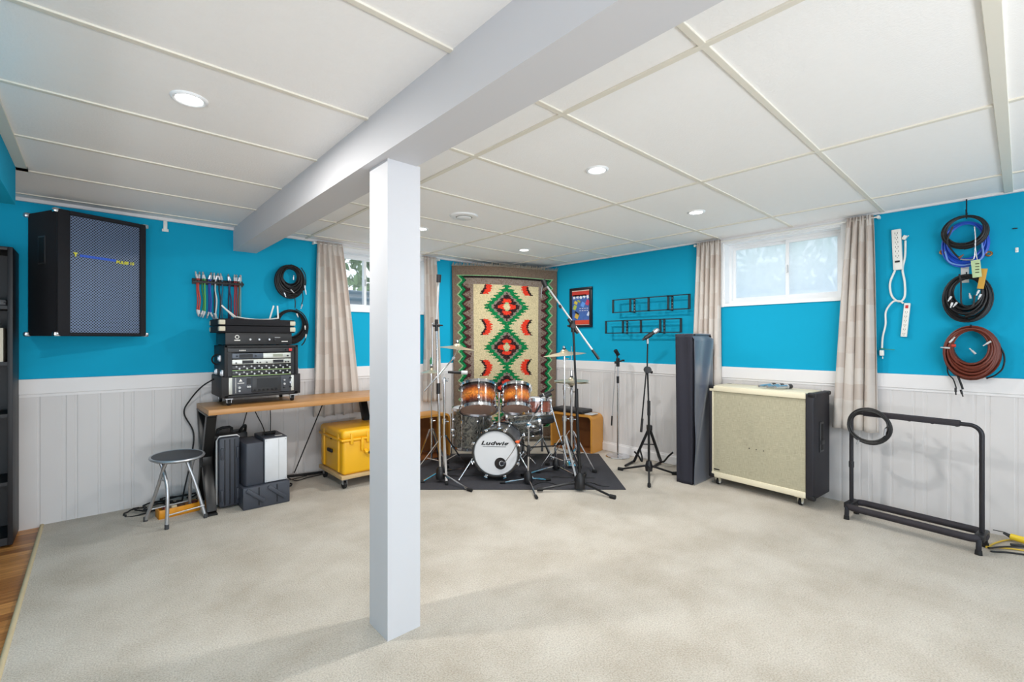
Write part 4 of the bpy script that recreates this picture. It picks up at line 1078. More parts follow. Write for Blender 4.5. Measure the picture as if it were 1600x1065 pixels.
# ---- stand behind the left chrome microphone stand : boom cymbal stand
def cymbal_stand(label, x, y, segs, arm=None, feet_a=(0.3, 2.4, 4.5), spread=.26, grp='chrome cymbal stands', z0=MZ, tiltto=None):
    t = thing('cymbal_stand', label, 'stand', (x, y, z0), group=grp)
    z = z0+.10; hubz = .36
    prev = .06
    for i, (zt, r) in enumerate(segs):
        part('tube', MB().cyl((x, y, prev), (x, y, zt), r, seg=14), chrome, t)
        jo = MB().cyl((x, y, zt-.03), (x, y, zt+.012), r*1.55, seg=14); clampknob(jo, (x, y, zt-.01), (Rd.x, Rd.y, 0)); part('joint_clamp', jo, chrome, t)
        prev = zt
    for a in feet_a:
        e = Vector((math.cos(a), math.sin(a), 0)); f = Vector((x, y, z0))+e*spread
        lg_ = part('leg', MB().bar((x+e.x*.02, y+e.y*.02, hubz), f+Vector((0, 0, .02)), .018, .006, (0, 0, 1)), chrome, t)
        mid = Vector((x, y, 0)).lerp(f, .55)+Vector((0, 0, .165))
        part('leg_brace', MB().bar((x, y, .13), mid, .014, .005, (0, 0, 1)), chrome, lg_)
        part('rubber_foot', MB().box(f+Vector((0, 0, .016)), (.045, .028, .030), (0, 0, a), .008), rubber, lg_)
    if arm:
        part('boom_arm', MB().cyl(arm[0], arm[1], .0065, seg=10), chrome, t)
        jo = MB().cyl((x-.012*Fd.x, y-.012*Fd.y, prev+.005), (x+.02*Fd.x, y+.02*Fd.y, prev+.005), .018, seg=14); clampknob(jo, (x, y, prev), (Rd.x, Rd.y, .3)); part('boom_tilter', jo, chrome, t)
    return t
# left boom stand with its cymbal
cs1 = Vector((2.312, 3.464, 0.079)); cyt = Vector((2.473, 3.494, 1.159)); armlow = Vector((2.106, 3.461, 0.776))
cymbal_stand('chrome boom cymbal stand behind the tall microphone stand at the left of the kit', cs1.x, cs1.y, ((.50, .0125), (.86, .0105)), (armlow, Vector((2.433, 3.489, 1.054))), (2.5, 4.2, .1), .27)
part_t = bpy.data.objects[[o.name for o in COL.objects if o.name.startswith('cymbal_stand')][-1]]
part('cymbal_tilter', MB().cyl(Vector((2.433, 3.489, 1.054)), cyt+Vector((0, 0, -.02)), .006, seg=10).cyl(cyt-Vector((0, 0, .035)), cyt+Vector((0, 0, .03)), .004, seg=8).cyl(Vector((2.433, 3.489, 1.054))-Fd*.015, Vector((2.433, 3.489, 1.054))+Fd*.015, .014, seg=12), chrome, part_t)
cymbal('bronze cymbal on the left boom stand beside the tall microphone stand', cyt, (Rd.x*.10, Rd.y*.10, 1), .165, 'cymbals of the drum kit')
# far left hi-hat-like cymbal by the curtain
hx = Vector((2.406, 3.824, 0.05))
cymbal_stand('thin chrome cymbal stand beside the curtain at the left of the kit', hx.x, hx.y, ((.45, .011), (.90, .006)), None, (.6, 3.3, 5.0), .19)
cymbal('small bronze cymbal low in front of the curtain right of the post', (hx.x, hx.y, .925), (0, 0, 1), .10, 'cymbals of the drum kit')
solo('green_clutch', MB().cyl((hx.x, hx.y, .986), (hx.x, hx.y, 1.03), .016, seg=12).cyl((hx.x, hx.y, 1.03), (hx.x, hx.y, 1.05), .009, seg=10), M('green_plastic', '#3f8a63', .5), 'small green clutch on top of the low left cymbal', 'clutch')
# right crash stand
cr = Vector((3.133, 2.762, 0.042))
cymbal_stand('tall chrome cymbal stand at the right of the kit', cr.x, cr.y, ((.52, .0135), (.80, .0105), (1.06, .006)), None, (0.1, 2.2, 4.3), .24)
cymbal('bronze cymbal on the tall right stand in front of the blue wall', (cr.x, cr.y, 1.105), (-Rd.x*.09, -Rd.y*.09, 1), .192, 'cymbals of the drum kit')
# hi hat
hh = Vector((3.333, 2.851, 0.046))
t = cymbal_stand('hi-hat stand with foot pedal at the right of the kit', hh.x, hh.y, ((.48, .012), (.74, .010)), None, (0.4, 2.0, 4.9), .24)
part('pull_rod', MB().cyl((hh.x, hh.y, .74), (hh.x, hh.y, 1.16), .003, seg=8).cyl((hh.x, hh.y, .885), (hh.x, hh.y, .93), .010, seg=10), chrome, t)
part('pedal', MB().box((hh.x-.12*Fd.x*-1, hh.y+.12*Fd.y, .05), (.085, .24, .008), Euler((.2, 0, math.radians(-42))).to_matrix(), .003), chrome, t)
cymbal('lower hi-hat cymbal on the right hi-hat stand', (hh.x, hh.y, .812), (0.02, 0, -1), .165, 'hi-hat cymbals')
cymbal('upper hi-hat cymbal on the right hi-hat stand', (hh.x, hh.y, .838), (0.02, 0, 1), .165, 'hi-hat cymbals')
# drum throne
th = Vector((3.393, 3.296, 0.274))
t = thing('drum_throne', 'round black drum stool behind the snare drum', 'stool', (th.x, th.y, 0))
part('seat', MB().lathe([(0, .05), (.11, .05), (.13, .03), (.13, -.01), (.12, -.02), (0, -.02)], (th.x, th.y, .40), seg=32), M('black_vinyl', '#1c1c20', .5), t)
part('post', MB().cyl((th.x, th.y, .08), (th.x, th.y, .38), .014), chrome, t)
for a in (.4, 2.5, 4.6):
    e = Vector((math.cos(a), math.sin(a), 0)); part('leg', MB().cyl(Vector((th.x, th.y, .22)), Vector((th.x, th.y, .01))+e*.2, .009), chrome, t)
# bass pedal
pp = kc - kax*.30
t = thing('kick_pedal', 'metal kick pedal behind the bass drum', 'pedal', (pp.x, pp.y, MZ))
part('base_plate', MB().box((pp.x, pp.y, MZ+.006), (.09, .28, .006), (0, 0, math.radians(-42-7)), .002), blackm, t)
part('footboard', MB().box((pp.x, pp.y, MZ+.06), (.07, .26, .008), Euler((-.3, 0, math.radians(-49))).to_matrix(), .003), chrome, t)
part('frame', MB().cyl(Vector((pp.x, pp.y, .01))+kax*.12-Rd*.05, Vector((pp.x, pp.y, .17))+kax*.12-Rd*.05, .008).cyl(Vector((pp.x, pp.y, .01))+kax*.12+Rd*.05, Vector((pp.x, pp.y, .17))+kax*.12+Rd*.05, .008).cyl(Vector((pp.x, pp.y, .165))+kax*.12-Rd*.05, Vector((pp.x, pp.y, .165))+kax*.12+Rd*.05, .006), chrome, t)
part('beater', MB().cyl(Vector((pp.x, pp.y, .165))+kax*.12, Vector((pp.x, pp.y, .24))+kax*.075, .003).cyl(Vector((pp.x, pp.y, .24))+kax*.06, Vector((pp.x, pp.y, .24))+kax*.10, .02), chrome, t)

# ================================================================ microphones and their stands
def mic(label, p, d, L_=.15, r=.017, grp=None, body=black, headm=None, tip=None):
    """p: tail, d: direction of the head"""
    t = thing('microphone', label, 'microphone', V(p), rot=axis_mat(d), group=grp)
    part('body', MB().lathe([(0, 0), (r*.55, 0), (r*.62, L_*.1), (r*.85, L_*.68), (r*.95, L_*.72), (0, L_*.72)], seg=18), body, t, True)
    if headm is None: part('head_grille', MB().lathe([(0, L_*.72), (r*1.1, L_*.73), (r*1.32, L_*.80), (r*1.25, L_*.92), (r*.8, L_*.985), (0, L_)], seg=18), steel, t, True)
    else: part('head_grille', MB().lathe([(0, L_*.70), (r, L_*.70), (r, L_*.97), (r*.8, L_), (0, L_)], seg=18), headm, t, True)
    part('collar', MB().lathe([(r*.8, L_*.69), (r*1.05, L_*.69), (r*1.05, L_*.735), (r*.8, L_*.735)], seg=18, closed=True), alu if tip is None else tip, t, True)
    return t
def clip(parent, p, d):
    p = V(p); d = V(d).normalized()
    part('microphone_clip', MB().cyl(p-d*.03, p+d*.035, .019, .021, 12).box(p-Vector((0, 0, .016)), (.014, .02, .03), None, .003), black, parent)

# tall chrome stand at the left of the kit
lb = Vector((2.181, 3.326, 0.061)); lj = Vector((2.157, 3.348, 1.343)); lt = Vector((2.171, 3.335, 1.709))
t = thing('microphone_stand', 'tall chrome boom microphone stand right of the post with its boom straight up', 'microphone stand', (lb.x, lb.y, 0), group='microphone stands around the kit')
part('base_hub', MB().lathe([(0, .03), (.036, .035), (.040, .06), (.034, .12), (.020, .14), (0, .14)], (lb.x, lb.y, 0), seg=20), black, t)
part('lower_tube', MB().cyl((lb.x, lb.y, .13), (lb.x+(lj.x-lb.x)*.5, lb.y+(lj.y-lb.y)*.5, .80), .0115, seg=14), chrome, t)
part('upper_tube', MB().cyl((lb.x+(lj.x-lb.x)*.5, lb.y+(lj.y-lb.y)*.5, .78), lj, .008, seg=14), chrome, t)
part('height_clutch', MB().cyl((lb.x+(lj.x-lb.x)*.5, lb.y+(lj.y-lb.y)*.5, .76), (lb.x+(lj.x-lb.x)*.52, lb.y+(lj.y-lb.y)*.52, .85), .016, seg=14), black, t)
jb = MB().cyl(lj-Vector((0, 0, .05)), lj+Vector((0, 0, .05)), .014, seg=12).cyl(lj-Rd*.03, lj+Rd*.03, .012, seg=12).box(lj+Rd*.04, (.03, .012, .012), None, .003)
part('boom_joint', jb, black, t)
part('boom_arm', MB().cyl(lj, lt, .0085, seg=12), alu, t)
part('counter_rod', MB().cyl(lj-Rd*.035, lj-Rd*.035-Vector((0, 0, .33)), .0045, seg=8).cyl(lj-Rd*.02-Vector((0, 0, -.02)), lj-Rd*.04-Vector((0, 0, -.01)), .008), steel, t)
clip(t, lt+Vector((0, 0, .03)), (0.05, 0, 1))
tripod(t, (lb.x, lb.y, 0), .09, [(2.235, 2.955, 0), (2.04, 3.43, 0), (2.60, 3.50, MZ)], .008, chrome)
# horizontal microphone held on the left cymbal stand
mp_ = Vector((2.269, 3.34, 0.94))
mic('black and silver microphone pointing right from the left cymbal stand', mp_, (Rd.x, Rd.y, -.03), .17, .017, 'microphones of the drum kit', body=black, headm=alu)
# black boom stand at the right of the kit
rb2 = Vector((2.9, 2.393, 0.05)); rj = Vector((2.86, 2.429, 1.331)); r1 = Vector((2.787, 2.67, 1.688)); r2 = Vector((2.934, 2.228, 1.067))
t = thing('microphone_stand', 'black boom microphone stand at the right of the kit with a long silver slanting boom', 'microphone stand', (rb2.x, rb2.y, 0), group='microphone stands around the kit')
part('base_hub', MB().lathe([(0, .02), (.042, .025), (.046, .06), (.040, .11), (.018, .15), (0, .15)], (rb2.x, rb2.y, 0), seg=20), black, t)
mid = Vector((rb2.x, rb2.y, .14)).lerp(rj, .5)
part('lower_tube', MB().cyl((rb2.x, rb2.y, .13), mid, .0125, seg=14), blackm, t)
part('upper_tube', MB().cyl(mid, rj, .009, seg=14), blackm, t)
part('height_clutch', MB().cyl(mid-Vector((0, 0, .06)), mid+Vector((0, 0, .09)), .017, .014, seg=14), black, t)
part('boom_joint', MB().cyl(rj-Vector((0, 0, .05)), rj+Vector((0, 0, .045)), .017, seg=12).cyl(rj-Fd*.03, rj+Fd*.03, .02, seg=12).box(rj-Rd*.035, (.03, .012, .014), None, .003), black, t)
part('boom_arm', MB().cyl(r1, r2, .0075, seg=12), alu, t)
part('boom_end_sleeve', MB().cyl(r2, r2+(r1-r2).normalized()*.09, .0115, seg=12), black, t)
part('boom_sleeve', MB().cyl(r1.lerp(rj, .52), r1.lerp(rj, .58), .012, seg=12), black, t)
part('boom_sleeve', MB().cyl(rj-(rj-r1).normalized()*.07, rj+(rj-r1).normalized()*.07, .014, seg=12), black, t)
clip(t, r1+Vector((-.01, 0, .0)), (-.3, .2, .8))
part('hanging_tether', MB().tube(spline([r1+Rd*-.02, r1-Rd*.03-Vector((0, 0, .05)), r1-Rd*.035-Vector((0, 0, .12))], 5), .003, 6), steel, t)
tripod(t, (rb2.x, rb2.y, 0), .075, [(2.95, 2.085, 0), (2.62, 2.60, MZ), (3.25, 2.62, MZ)], .0095, blackm)
# small chrome stand with the kick microphone
s1 = Vector((2.705, 2.79, 0)); s1t = Vector((2.705, 2.785, 0.291))
t = thing('microphone_stand', 'short chrome microphone stand in front of the kit right of the bass drum', 'microphone stand', (s1.x, s1.y, 0), group='microphone stands around the kit')
part('base_hub', MB().lathe([(0, .01), (.034, .02), (.038, .05), (.030, .10), (.014, .12), (0, .12)], (s1.x, s1.y, 0), seg=20), black, t)
part('tube', MB().cyl((s1.x, s1.y, .11), (s1t.x, s1t.y, .26), .0095, seg=12), chrome, t)
part('height_clutch', MB().cyl((s1.x, s1.y, .24), (s1t.x, s1t.y, .32), .015, seg=12), black, t)
bj = Vector((s1t.x, s1t.y, .315)); be = Vector((2.97, 2.707, 0.301)); bo = Vector((2.583, 2.788, 0.378))
part('boom_arm', MB().cyl(bo, bj, .006, seg=10).cyl(bj, be, .006, seg=10), blackm, t)
part('boom_joint', MB().cyl(bj-Fd*.022, bj+Fd*.022, .017, seg=12), black, t)
part('orange_tape', MB().sph(bo, .014, 10, (1.3, 1, 1)).cyl(bo-Rd*.02, bo+Rd*.02+Vector((0, 0, .015)), .006), M('orange_tape', '#e0602a', .6), t, label='orange tape at the boom end')
hw_ = kc + Rk @ hp; kend = hw_ - Fd*.075 + Rd*.035 + Vector((0, 0, .025)); part('gooseneck', MB().tube(spline([Vector((2.607, 2.752, 0.433)), bo, Vector((2.565, 2.831, 0.294)), kend], 6), .004, 8), chrome, t)
tripod(t, (s1.x, s1.y, 0), .05, [(2.525, 2.947, MZ), (2.50, 2.485, 0), (2.905, 2.722, MZ)], .0075, chrome)
mic('dark grey kick microphone at the port hole of the bass drum', kend+Vector((0, 0, .0)), (hw_-Fd*.004-kend), .078, .021, 'microphones of the drum kit', body=M('gunmetal', '#4a4a50', .35, metal=.6), headm=M('gunmetal'))
# second small chrome stand whose boom rises to the snare
s2 = Vector((3.178, 2.905, 0)); s2t = Vector((3.158, 2.902, 0.239)); top2 = Vector((3.073, 2.911, 0.714)); low2 = Vector((3.116, 2.71, 0.13))
t = thing('microphone_stand', 'short chrome microphone stand beside the cymbal stands with its boom rising to the snare', 'microphone stand', (s2.x, s2.y, MZ), group='microphone stands around the kit')
part('base_hub', MB().lathe([(0, .02), (.034, .025), (.038, .05), (.030, .10), (.014, .12), (0, .12)], (s2.x, s2.y, 0), seg=20), black, t)
part('tube', MB().cyl((s2.x, s2.y, .11), (s2t.x, s2t.y, .26), .0095, seg=12), chrome, t)
part('boom_arm', MB().cyl(top2, low2, .0065, seg=10), chrome, t)
part('boom_joint', MB().cyl((s2.x, s2.y, .25), top2.lerp(low2, .72), .012, seg=12).sph(top2.lerp(low2, .72), .02, 10), black, t)
tripod(t, (s2.x, s2.y, 0), .05, [(2.80, 2.975, MZ), (3.148, 2.626, MZ), (3.40, 3.08, MZ)], .0075, chrome)
clip(t, top2, (Rd.x, Rd.y, .5))
mic('black microphone aimed down at the snare drum', top2+Rd*.055+Vector((0, 0, .055)), (-Rd*.8-Vector((0, 0, .42))), .15, .014, 'microphones of the drum kit', headm=black)
# tom microphone on a short arm
a1 = Vector((2.824, 2.907, 0.487)); a2 = Vector((2.903, 2.835, 0.65))
t = thing('clamp_arm', 'short chrome clamp arm with black end in front of the snare drum', 'clamp arm', a1)
part('rod', MB().cyl(a1, a1.lerp(a2, .6), .006, seg=10), chrome, t)
part('black_end', MB().cyl(a1.lerp(a2, .55), a2, .009, seg=10), black, t)
part('clamp', MB().box(a1-Vector((0, 0, .02)), (.05, .045, .06), (.3, .2, .5), .008).sph(a1+Rd*.04-Vector((0, 0, .03)), .022, 10).cyl(a1, Vector((a1.x, a1.y, .30)), .008), chrome, t)
part('clamp_post', MB().cyl((a1.x, a1.y, .34), (a1.x, a1.y, MZ), .0085, seg=10), chrome, t)

# cables on the mat
def floor_cable(label, pts, r=.004, m=cb, z=MZ+.004, nm='floor_cable'):
    return solo(nm, MB().tube(spline([(p[0], p[1], z + (p[2] if len(p) > 2 else 0)) for p in pts], 8), r, 6), m, label, 'cable')
rnd = random.Random(5)
def squiggle(u0, u1, v, n, amp, seed):
    rr = random.Random(seed); return [tuple(Q(u0+(u1-u0)*k/n, v+rr.uniform(-amp, amp)).xy) for k in range(n+1)]
floor_cable('black cable snaking over the mat in front of the two short microphone stands', squiggle(-.75, -.12, .12, 9, .06, 1))
floor_cable('second black cable over the mat between the short stands, nearer the corner', squiggle(-.85, -.2, .28, 9, .06, 2))
floor_cable('black cable over the mat left of the bass drum', squiggle(-1.55, -1.05, .35, 6, .05, 3))
o = solo('cable_plug', MB().cyl(tuple(Q(-.40, .10, MZ+.012)), tuple(Q(-.34, .12, MZ+.012)), .009, seg=10), alu, 'silver cable plug lying on the mat beside the black boom stand', 'plug')

# ================================================================ bentwood boxes
def bentbox(label, c, rz, w_, d_, h_, th):
    """rounded tube open at both ends; local x width, y depth"""
    t = thing('bentwood_box', label, 'box', c, rz, 'orange bentwood boxes')
    r = .06
    def loop(o):
        pts = []
        for (cx, cz, a0) in ((w_/2-r, h_-r, 0), (-w_/2+r, h_-r, PI/2)):
            for k in range(9): a = a0+PI/2*k/8; pts.append((cx+(r-o)*math.cos(a), cz+(r-o)*math.sin(a)))
        return [(w_/2-o, 0)]+pts+[(-w_/2+o, 0)]
    A1, B1 = loop(0), loop(th); mb = MB(); bm = mb.bm
    n = len(A1)
    va = [[bm.verts.new((x, y, z)) for x, z in L] for L in (A1, B1) for y in (-d_/2, d_/2)]
    for i in range(n-1):
        bm.faces.new((va[0][i], va[0][i+1], va[1][i+1], va[1][i])); bm.faces.new((va[2][i], va[3][i], va[3][i+1], va[2][i+1]))
        bm.faces.new((va[0][i], va[2][i], va[2][i+1], va[0][i+1])); bm.faces.new((va[1][i], va[1][i+1], va[3][i+1], va[3][i]))
    for i in (0, n-1): bm.faces.new((va[0][i], va[1][i], va[3][i], va[2][i]))
    bmesh.ops.recalc_face_normals(bm, faces=bm.faces[:])
    part('bent_shell', mb, orange_wood, t, True)
    part('back_board', MB().bx(-w_/2+th, w_/2-th, d_/2-.02, d_/2-.008, .018, h_-th), M('brown_inner_wood', '#7a4a22', .5), t, True)
    part('floor_board', MB().bx(-w_/2+th, w_/2-th, -d_/2, d_/2, .0, .018), M('brown_inner_wood', '#7a4a22', .5), t, True)
    return t
bd_ = Vector((-.22, .44, 0)).normalized()
bentbox('orange bentwood box at the right of the kit with a black case on top', (4.024, 3.37, 0), math.atan2(-.99, .15), .54, .24, .405, .022)
bentbox('orange bentwood box at the left of the kit behind the chrome stands', (2.50, 4.165, 0), 0, .54, .26, .455, .022)
t = thing('black_cushion', 'thin black folded case lying on the right bentwood box', 'case', (4.02, 3.42, .405))
part('cover', MB().box((4.015, 3.43, .428), (.22, .42, .042), (0, 0, .12), .016, 3), M('black_vinyl'), t)
solo('white_tablet', MB().box((4.03, 3.165, .4105), (.13, .10, .009), (0, 0, .12), .003), alu, 'flat silver tablet beside the black case on the right bentwood box', 'tablet')

# ================================================================ right wall : poster and metal frames
t = thing('framed_poster', 'small poster in red, blue and yellow in a black frame on the right wall', 'poster', (RX, 3.44, 1.36))
fr = MB()
y0_, y1_, z0_, z1_ = 3.275, 3.605, 1.366, 1.828
for a, b, c, d in ((y0_, y1_, z0_, z0_+.03), (y0_, y1_, z1_-.03, z1_), (y0_, y0_+.035, z0_+.02, z1_-.02), (y1_-.035, y1_, z0_+.02, z1_-.02)): fr.bx(RX-.024, RX, a, b, c, d, .003)
part('frame', fr, M('navy_black_frame', '#11131f', .4), t)
pr_ = part('print', MB().bx(RX-.012, RX-.010, y0_+.02, y1_-.02, z0_+.02, z1_-.02), M('poster_blue', '#3f63a8', .4, var=.35, vs=40), t)
def shape(nm, y, z, w_, h_, c, rot=0): 
    mb = MB().box((0, 0, 0), (.001, w_, h_), (rot, 0, 0)); mb.bm.transform(Matrix.Translation((RX-.0128, y, z))); part(nm, mb, M('ink_'+c.strip('#'), c, .5), pr_)
ym = (y0_+y1_)/2
shape('red_band', ym, 1.762, .26, .05, '#c43a30'); shape('red_band', ym, 1.425, .26, .05, '#c9452f')
shape('white_band', ym, 1.792, .26, .012, '#e6d2c8'); shape('white_band', ym, 1.394, .26, .014, '#ead2cc')
for k in range(5):
    shape('white_patch', ym+.10-.05*k, 1.715+.006*(k % 2), .034, .03, '#dfe3e8', .3*k)
shape('black_patch', ym+.02, 1.738, .20, .016, '#16161c')
for (y, z, w_, h_, c) in ((.075, 1.655, .05, .035, '#c9b53a'), (.03, 1.672, .045, .02, '#9aa53c'), (.09, 1.60, .045, .055, '#a8b84a'), (-.03, 1.63, .05, .055, '#5f96e0'), (-.10, 1.65, .05, .06, '#b8385a'),
                      (.06, 1.50, .055, .06, '#c8a64a'), (.06, 1.535, .07, .02, '#1a1a20'), (-.11, 1.52, .03, .05, '#c8d4ec')): shape('coloured_patch', ym+y, z, w_, h_, c, .5)
for z in (1.585, 1.560):
    for k in range(4): shape('text_line', ym+.01-.035*k, z, .022, .006, '#e4e4e4')
# black welded frames
def wall_frame(label, ya, yb, za, zb):
    t = thing('metal_wall_frame', label, 'wall frame', (RX, (ya+yb)/2, za), group='black metal frames on the right wall')
    d = .075; s = .010
    m_ = MB()
    m_.bx(RX-d-s, RX-d, yb, ya, za, za+s).bx(RX-d-s, RX-d, yb, ya, zb-s, zb)
    part('front_rails', m_, M('black_iron', '#17303a', .5, metal=.2), t)
    n = 4
    for k in range(5):
        y = ya+(yb-ya)*k/n
        part('upright', MB().bx(RX-d-s, RX-d, y-.011, y+.011, za, zb), MATS['black_iron'], t)
    for y in (ya+(yb-ya)*.25, ya+(yb-ya)*.75):
        b = part('wall_bracket', MB().bx(RX-.004, RX, y-.011, y+.011, za-.005, zb+.005).bx(RX-d, RX, y-.005, y+.005, za, za+s).bx(RX-d, RX, y-.005, y+.005, zb-s, zb), MATS['black_iron'], t)
        for z in (za+.02, za+.05, za+.08, zb-.02): part('screw', MB().cyl((RX-.004, y, z), (RX-.006, y, z), .004, seg=8), steel, b)
fr_a = (4.12, 2.941, 1.651); fr_b = (4.12, 2.086, 1.655); fr_c = (4.12, 2.941, 1.507)
fr_d = (4.12, 3.033, 1.427); fr_e = (4.12, 2.169, 1.443); fr_f = (4.12, 3.025, 1.288)
wall_frame('upper long black metal frame with four openings on the blue right wall', fr_a[1], fr_b[1], fr_c[2], fr_a[2])
wall_frame('lower long black metal frame with four openings on the blue right wall', fr_d[1], fr_e[1], fr_f[2], fr_d[2])

# ================================================================ chrome round base stand
c = Vector((4.055, 2.835, 0))
t = thing('microphone_stand', 'slim chrome microphone stand on a round base against the right wall', 'microphone stand', c)
part('round_base', MB().lathe([(0, .022), (.02, .022), (.03, .015), (.118, .012), (.125, .004), (.122, 0), (0, 0)], c, seg=40), chrome, t)
part('lower_tube', MB().cyl(c+Vector((0, 0, .02)), c+Vector((0, 0, .80)), .0105, seg=14), chrome, t)
part('upper_tube', MB().cyl(c+Vector((0, 0, .80)), c+Vector((0, 0, .98)), .0065, seg=14), steel, t)
part('height_clutch', MB().cyl(c+Vector((0, 0, .77)), c+Vector((0, 0, .84)), .014, seg=12), black, t)
jp = c+Vector((0, 0, .985))
part('boom_joint', MB().box(jp, (.03, .03, .09), None, .006).cyl(jp-Rd*.02, jp+Rd*.05+Vector((0, 0, .02)), .009, seg=10).box(jp+Rd*.055+Vector((0, 0, .02)), (.012, .03, .02), None, .003).cyl(jp-Rd*.035+Vector((0, 0, .0)), jp+Rd*.01, .013, seg=10), black, t)
tp = jp-Rd*.025
part('boom_arm', MB().cyl(tp, tp-Rd*.04-Vector((0, 0, .62)), .004, seg=8), steel, t)
part('boom_end_sleeve', MB().cyl(tp-Rd*.036-Vector((0, 0, .56)), tp-Rd*.042-Vector((0, 0, .66)), .008, seg=8), black, t)
clip(t, jp+Vector((0, 0, .10))-Rd*.01, (-.5, .1, .6)); part('clip_stem', MB().cyl(jp, jp+Vector((0, 0, .09))-Rd*.01, .007), black, t)

# ================================================================ black tripod stand with microphone
c = Vector((3.70, 2.255, 0)); jp = Vector((3.69, 2.262, .95)); tp = Vector((3.692, 2.262, 1.205))
t = thing('microphone_stand', 'black tripod microphone stand holding a black microphone in front of the right wall', 'microphone stand', c)
part('base_hub', MB().lathe([(0, .035), (.03, .04), (.034, .08), (.022, .13), (0, .13)], c, seg=18), black, t)
part('lower_tube', MB().cyl(c+Vector((0, 0, .1)), c+Vector((0, 0, .60)), .0105, seg=14), blackm, t)
part('upper_tube', MB().cyl(c+Vector((0, 0, .58)), jp, .0075, seg=14), blackm, t)
part('height_clutch', MB().cyl(c+Vector((0, 0, .54)), c+Vector((0, 0, .67)), .014, seg=12), black, t)
part('boom_joint', MB().cyl(jp-Fd*.022, jp+Fd*.022, .030, seg=18).cyl(jp-Fd*.03, jp-Fd*.02, .020, seg=14).sph(jp+Rd*.035-Vector((0, 0, .02)), .014, 8), black, t)
part('boom_arm', MB().cyl(jp+Vector((0, 0, -.02))-Rd*.004, tp, .0065, seg=10).cyl(jp-Rd*.01, jp-Rd*.055-Vector((0, 0, .50)), .0065, seg=10), blackm, t)
part('boom_end_sleeve', MB().cyl(jp-Rd*.047-Vector((0, 0, .44)), jp-Rd*.058-Vector((0, 0, .56)), .011, seg=10), black, t)
part('clip_stem', MB().cyl(tp-Vector((0, 0, .02)), tp+Vector((0, 0, .03)), .011, seg=10), steel, t)
tripod(t, c, .085, [(3.635, 2.538, 0), (3.385, 2.06, 0), (3.90, 2.09, 0)], .009, blackm)
md_ = (Rd*.80+Vector((0, 0, .52))).normalized()
clip(t, tp+Vector((0, 0, .045))+Rd*.0, md_)
mic('black vocal microphone with silver grille clipped on the black tripod stand', tp+Vector((0, 0, .045))-md_*.055, md_, .175, .018)
# guitar stand behind it
gc = Vector((3.93, 2.46, 0)); ap = Vector((3.98, 2.42, .37))
t = thing('guitar_stand', 'low black folding guitar stand with curved arms behind the tripod microphone stand', 'guitar stand', gc)
fL = Vector((3.93, 2.56, 0)); fR = Vector((4.10, 2.36, 0))
for f in (fL, fR):
    l_ = part('leg', MB().bar(ap, f+Vector((0, 0, .02)), .022, .022, (1, 0, 0), .004), blackm, t)
    part('foot_bar', MB().cyl(f+Vector((-.16, -.01, .014)), f+Vector((.035, .03, .014)), .011, seg=10), black, l_)
part('top_hinge', MB().box(ap+Vector((0, 0, .0)), (.05, .05, .05), (0, 0, .7), .006), black, t)
part('spreader', MB().cyl(fL.lerp(ap, .55), fR.lerp(ap, .55), .006), blackm, t)
for f, s in ((fL, -1), (fR, 1)):
    b = f.lerp(ap, .40); part('yoke_arm', MB().tube(spline([b, b-Fd*.07-Vector((0, 0, .06)), b-Fd*.13+Rd*s*.02-Vector((0, 0, .08)), b-Fd*.16+Rd*s*.06-Vector((0, 0, .02)), b-Fd*.17+Rd*s*.10+Vector((0, 0, .02))], 6), .0085, 8), rubber, t)

# ================================================================ draped tower
t = thing('draped_tower', 'tall narrow black tower under a dark cloth cover left of the speaker cabinet', 'covered tower', (3.87, 1.92, 0))
navy = M('dark_navy_cloth', '#23232f', .8, var=.1, vs=20, bump=.1, bs=300)
part('body', MB().bx(3.722, 4.04, 1.855, 1.985, .0, 1.262, .004), navy, t)
sheen = M('lit_black_cloth', '#3b4456', .33, var=.1, vs=8, spec=.8, sheen=.4)  # black cloth, the bluish light on this side lightened into its colour
def cov(u, v):
    x = 3.712 + .335*u; z = 1.268*(1-v)
    fold = max(0, 1-abs(u-(.12+1.05*(.62-v)*1.2))/.25)
    y = 1.850 - .010 - .040*math.exp(-((u-(.9-1.15*v))/.20)**2)*(1-abs(v-.30)*1.4 if abs(v-.30) < .7 else 0) - .012*math.sin(6*u+4*v)*(1-v)
    if v < .02: y = 1.855
    return (x, y, z)
o = part('side_drape', MB().grid(cov, 30, 60), sheen, t); md = o.modifiers.new('s', 'SOLIDIFY'); md.thickness = .002; md.offset = -1
o = part('left_drape', MB().grid(lambda u, v: (3.712-.004*math.sin(9*u+3*v)-.002, 1.852+.142*u+.010*(1-v)*(u), 1.268*(1-v)), 16, 40), navy, t); md = o.modifiers.new('s', 'SOLIDIFY'); md.thickness = .002
part('top_cover', MB().bx(3.712, 4.046, 1.848, 1.994, 1.262, 1.272, .003), sheen, t)
part('pinned_corner', MB().sph((4.03, 1.85, 1.25), .012, 8).sph((3.735, 1.845, 1.262), .008, 8), rubber, t)

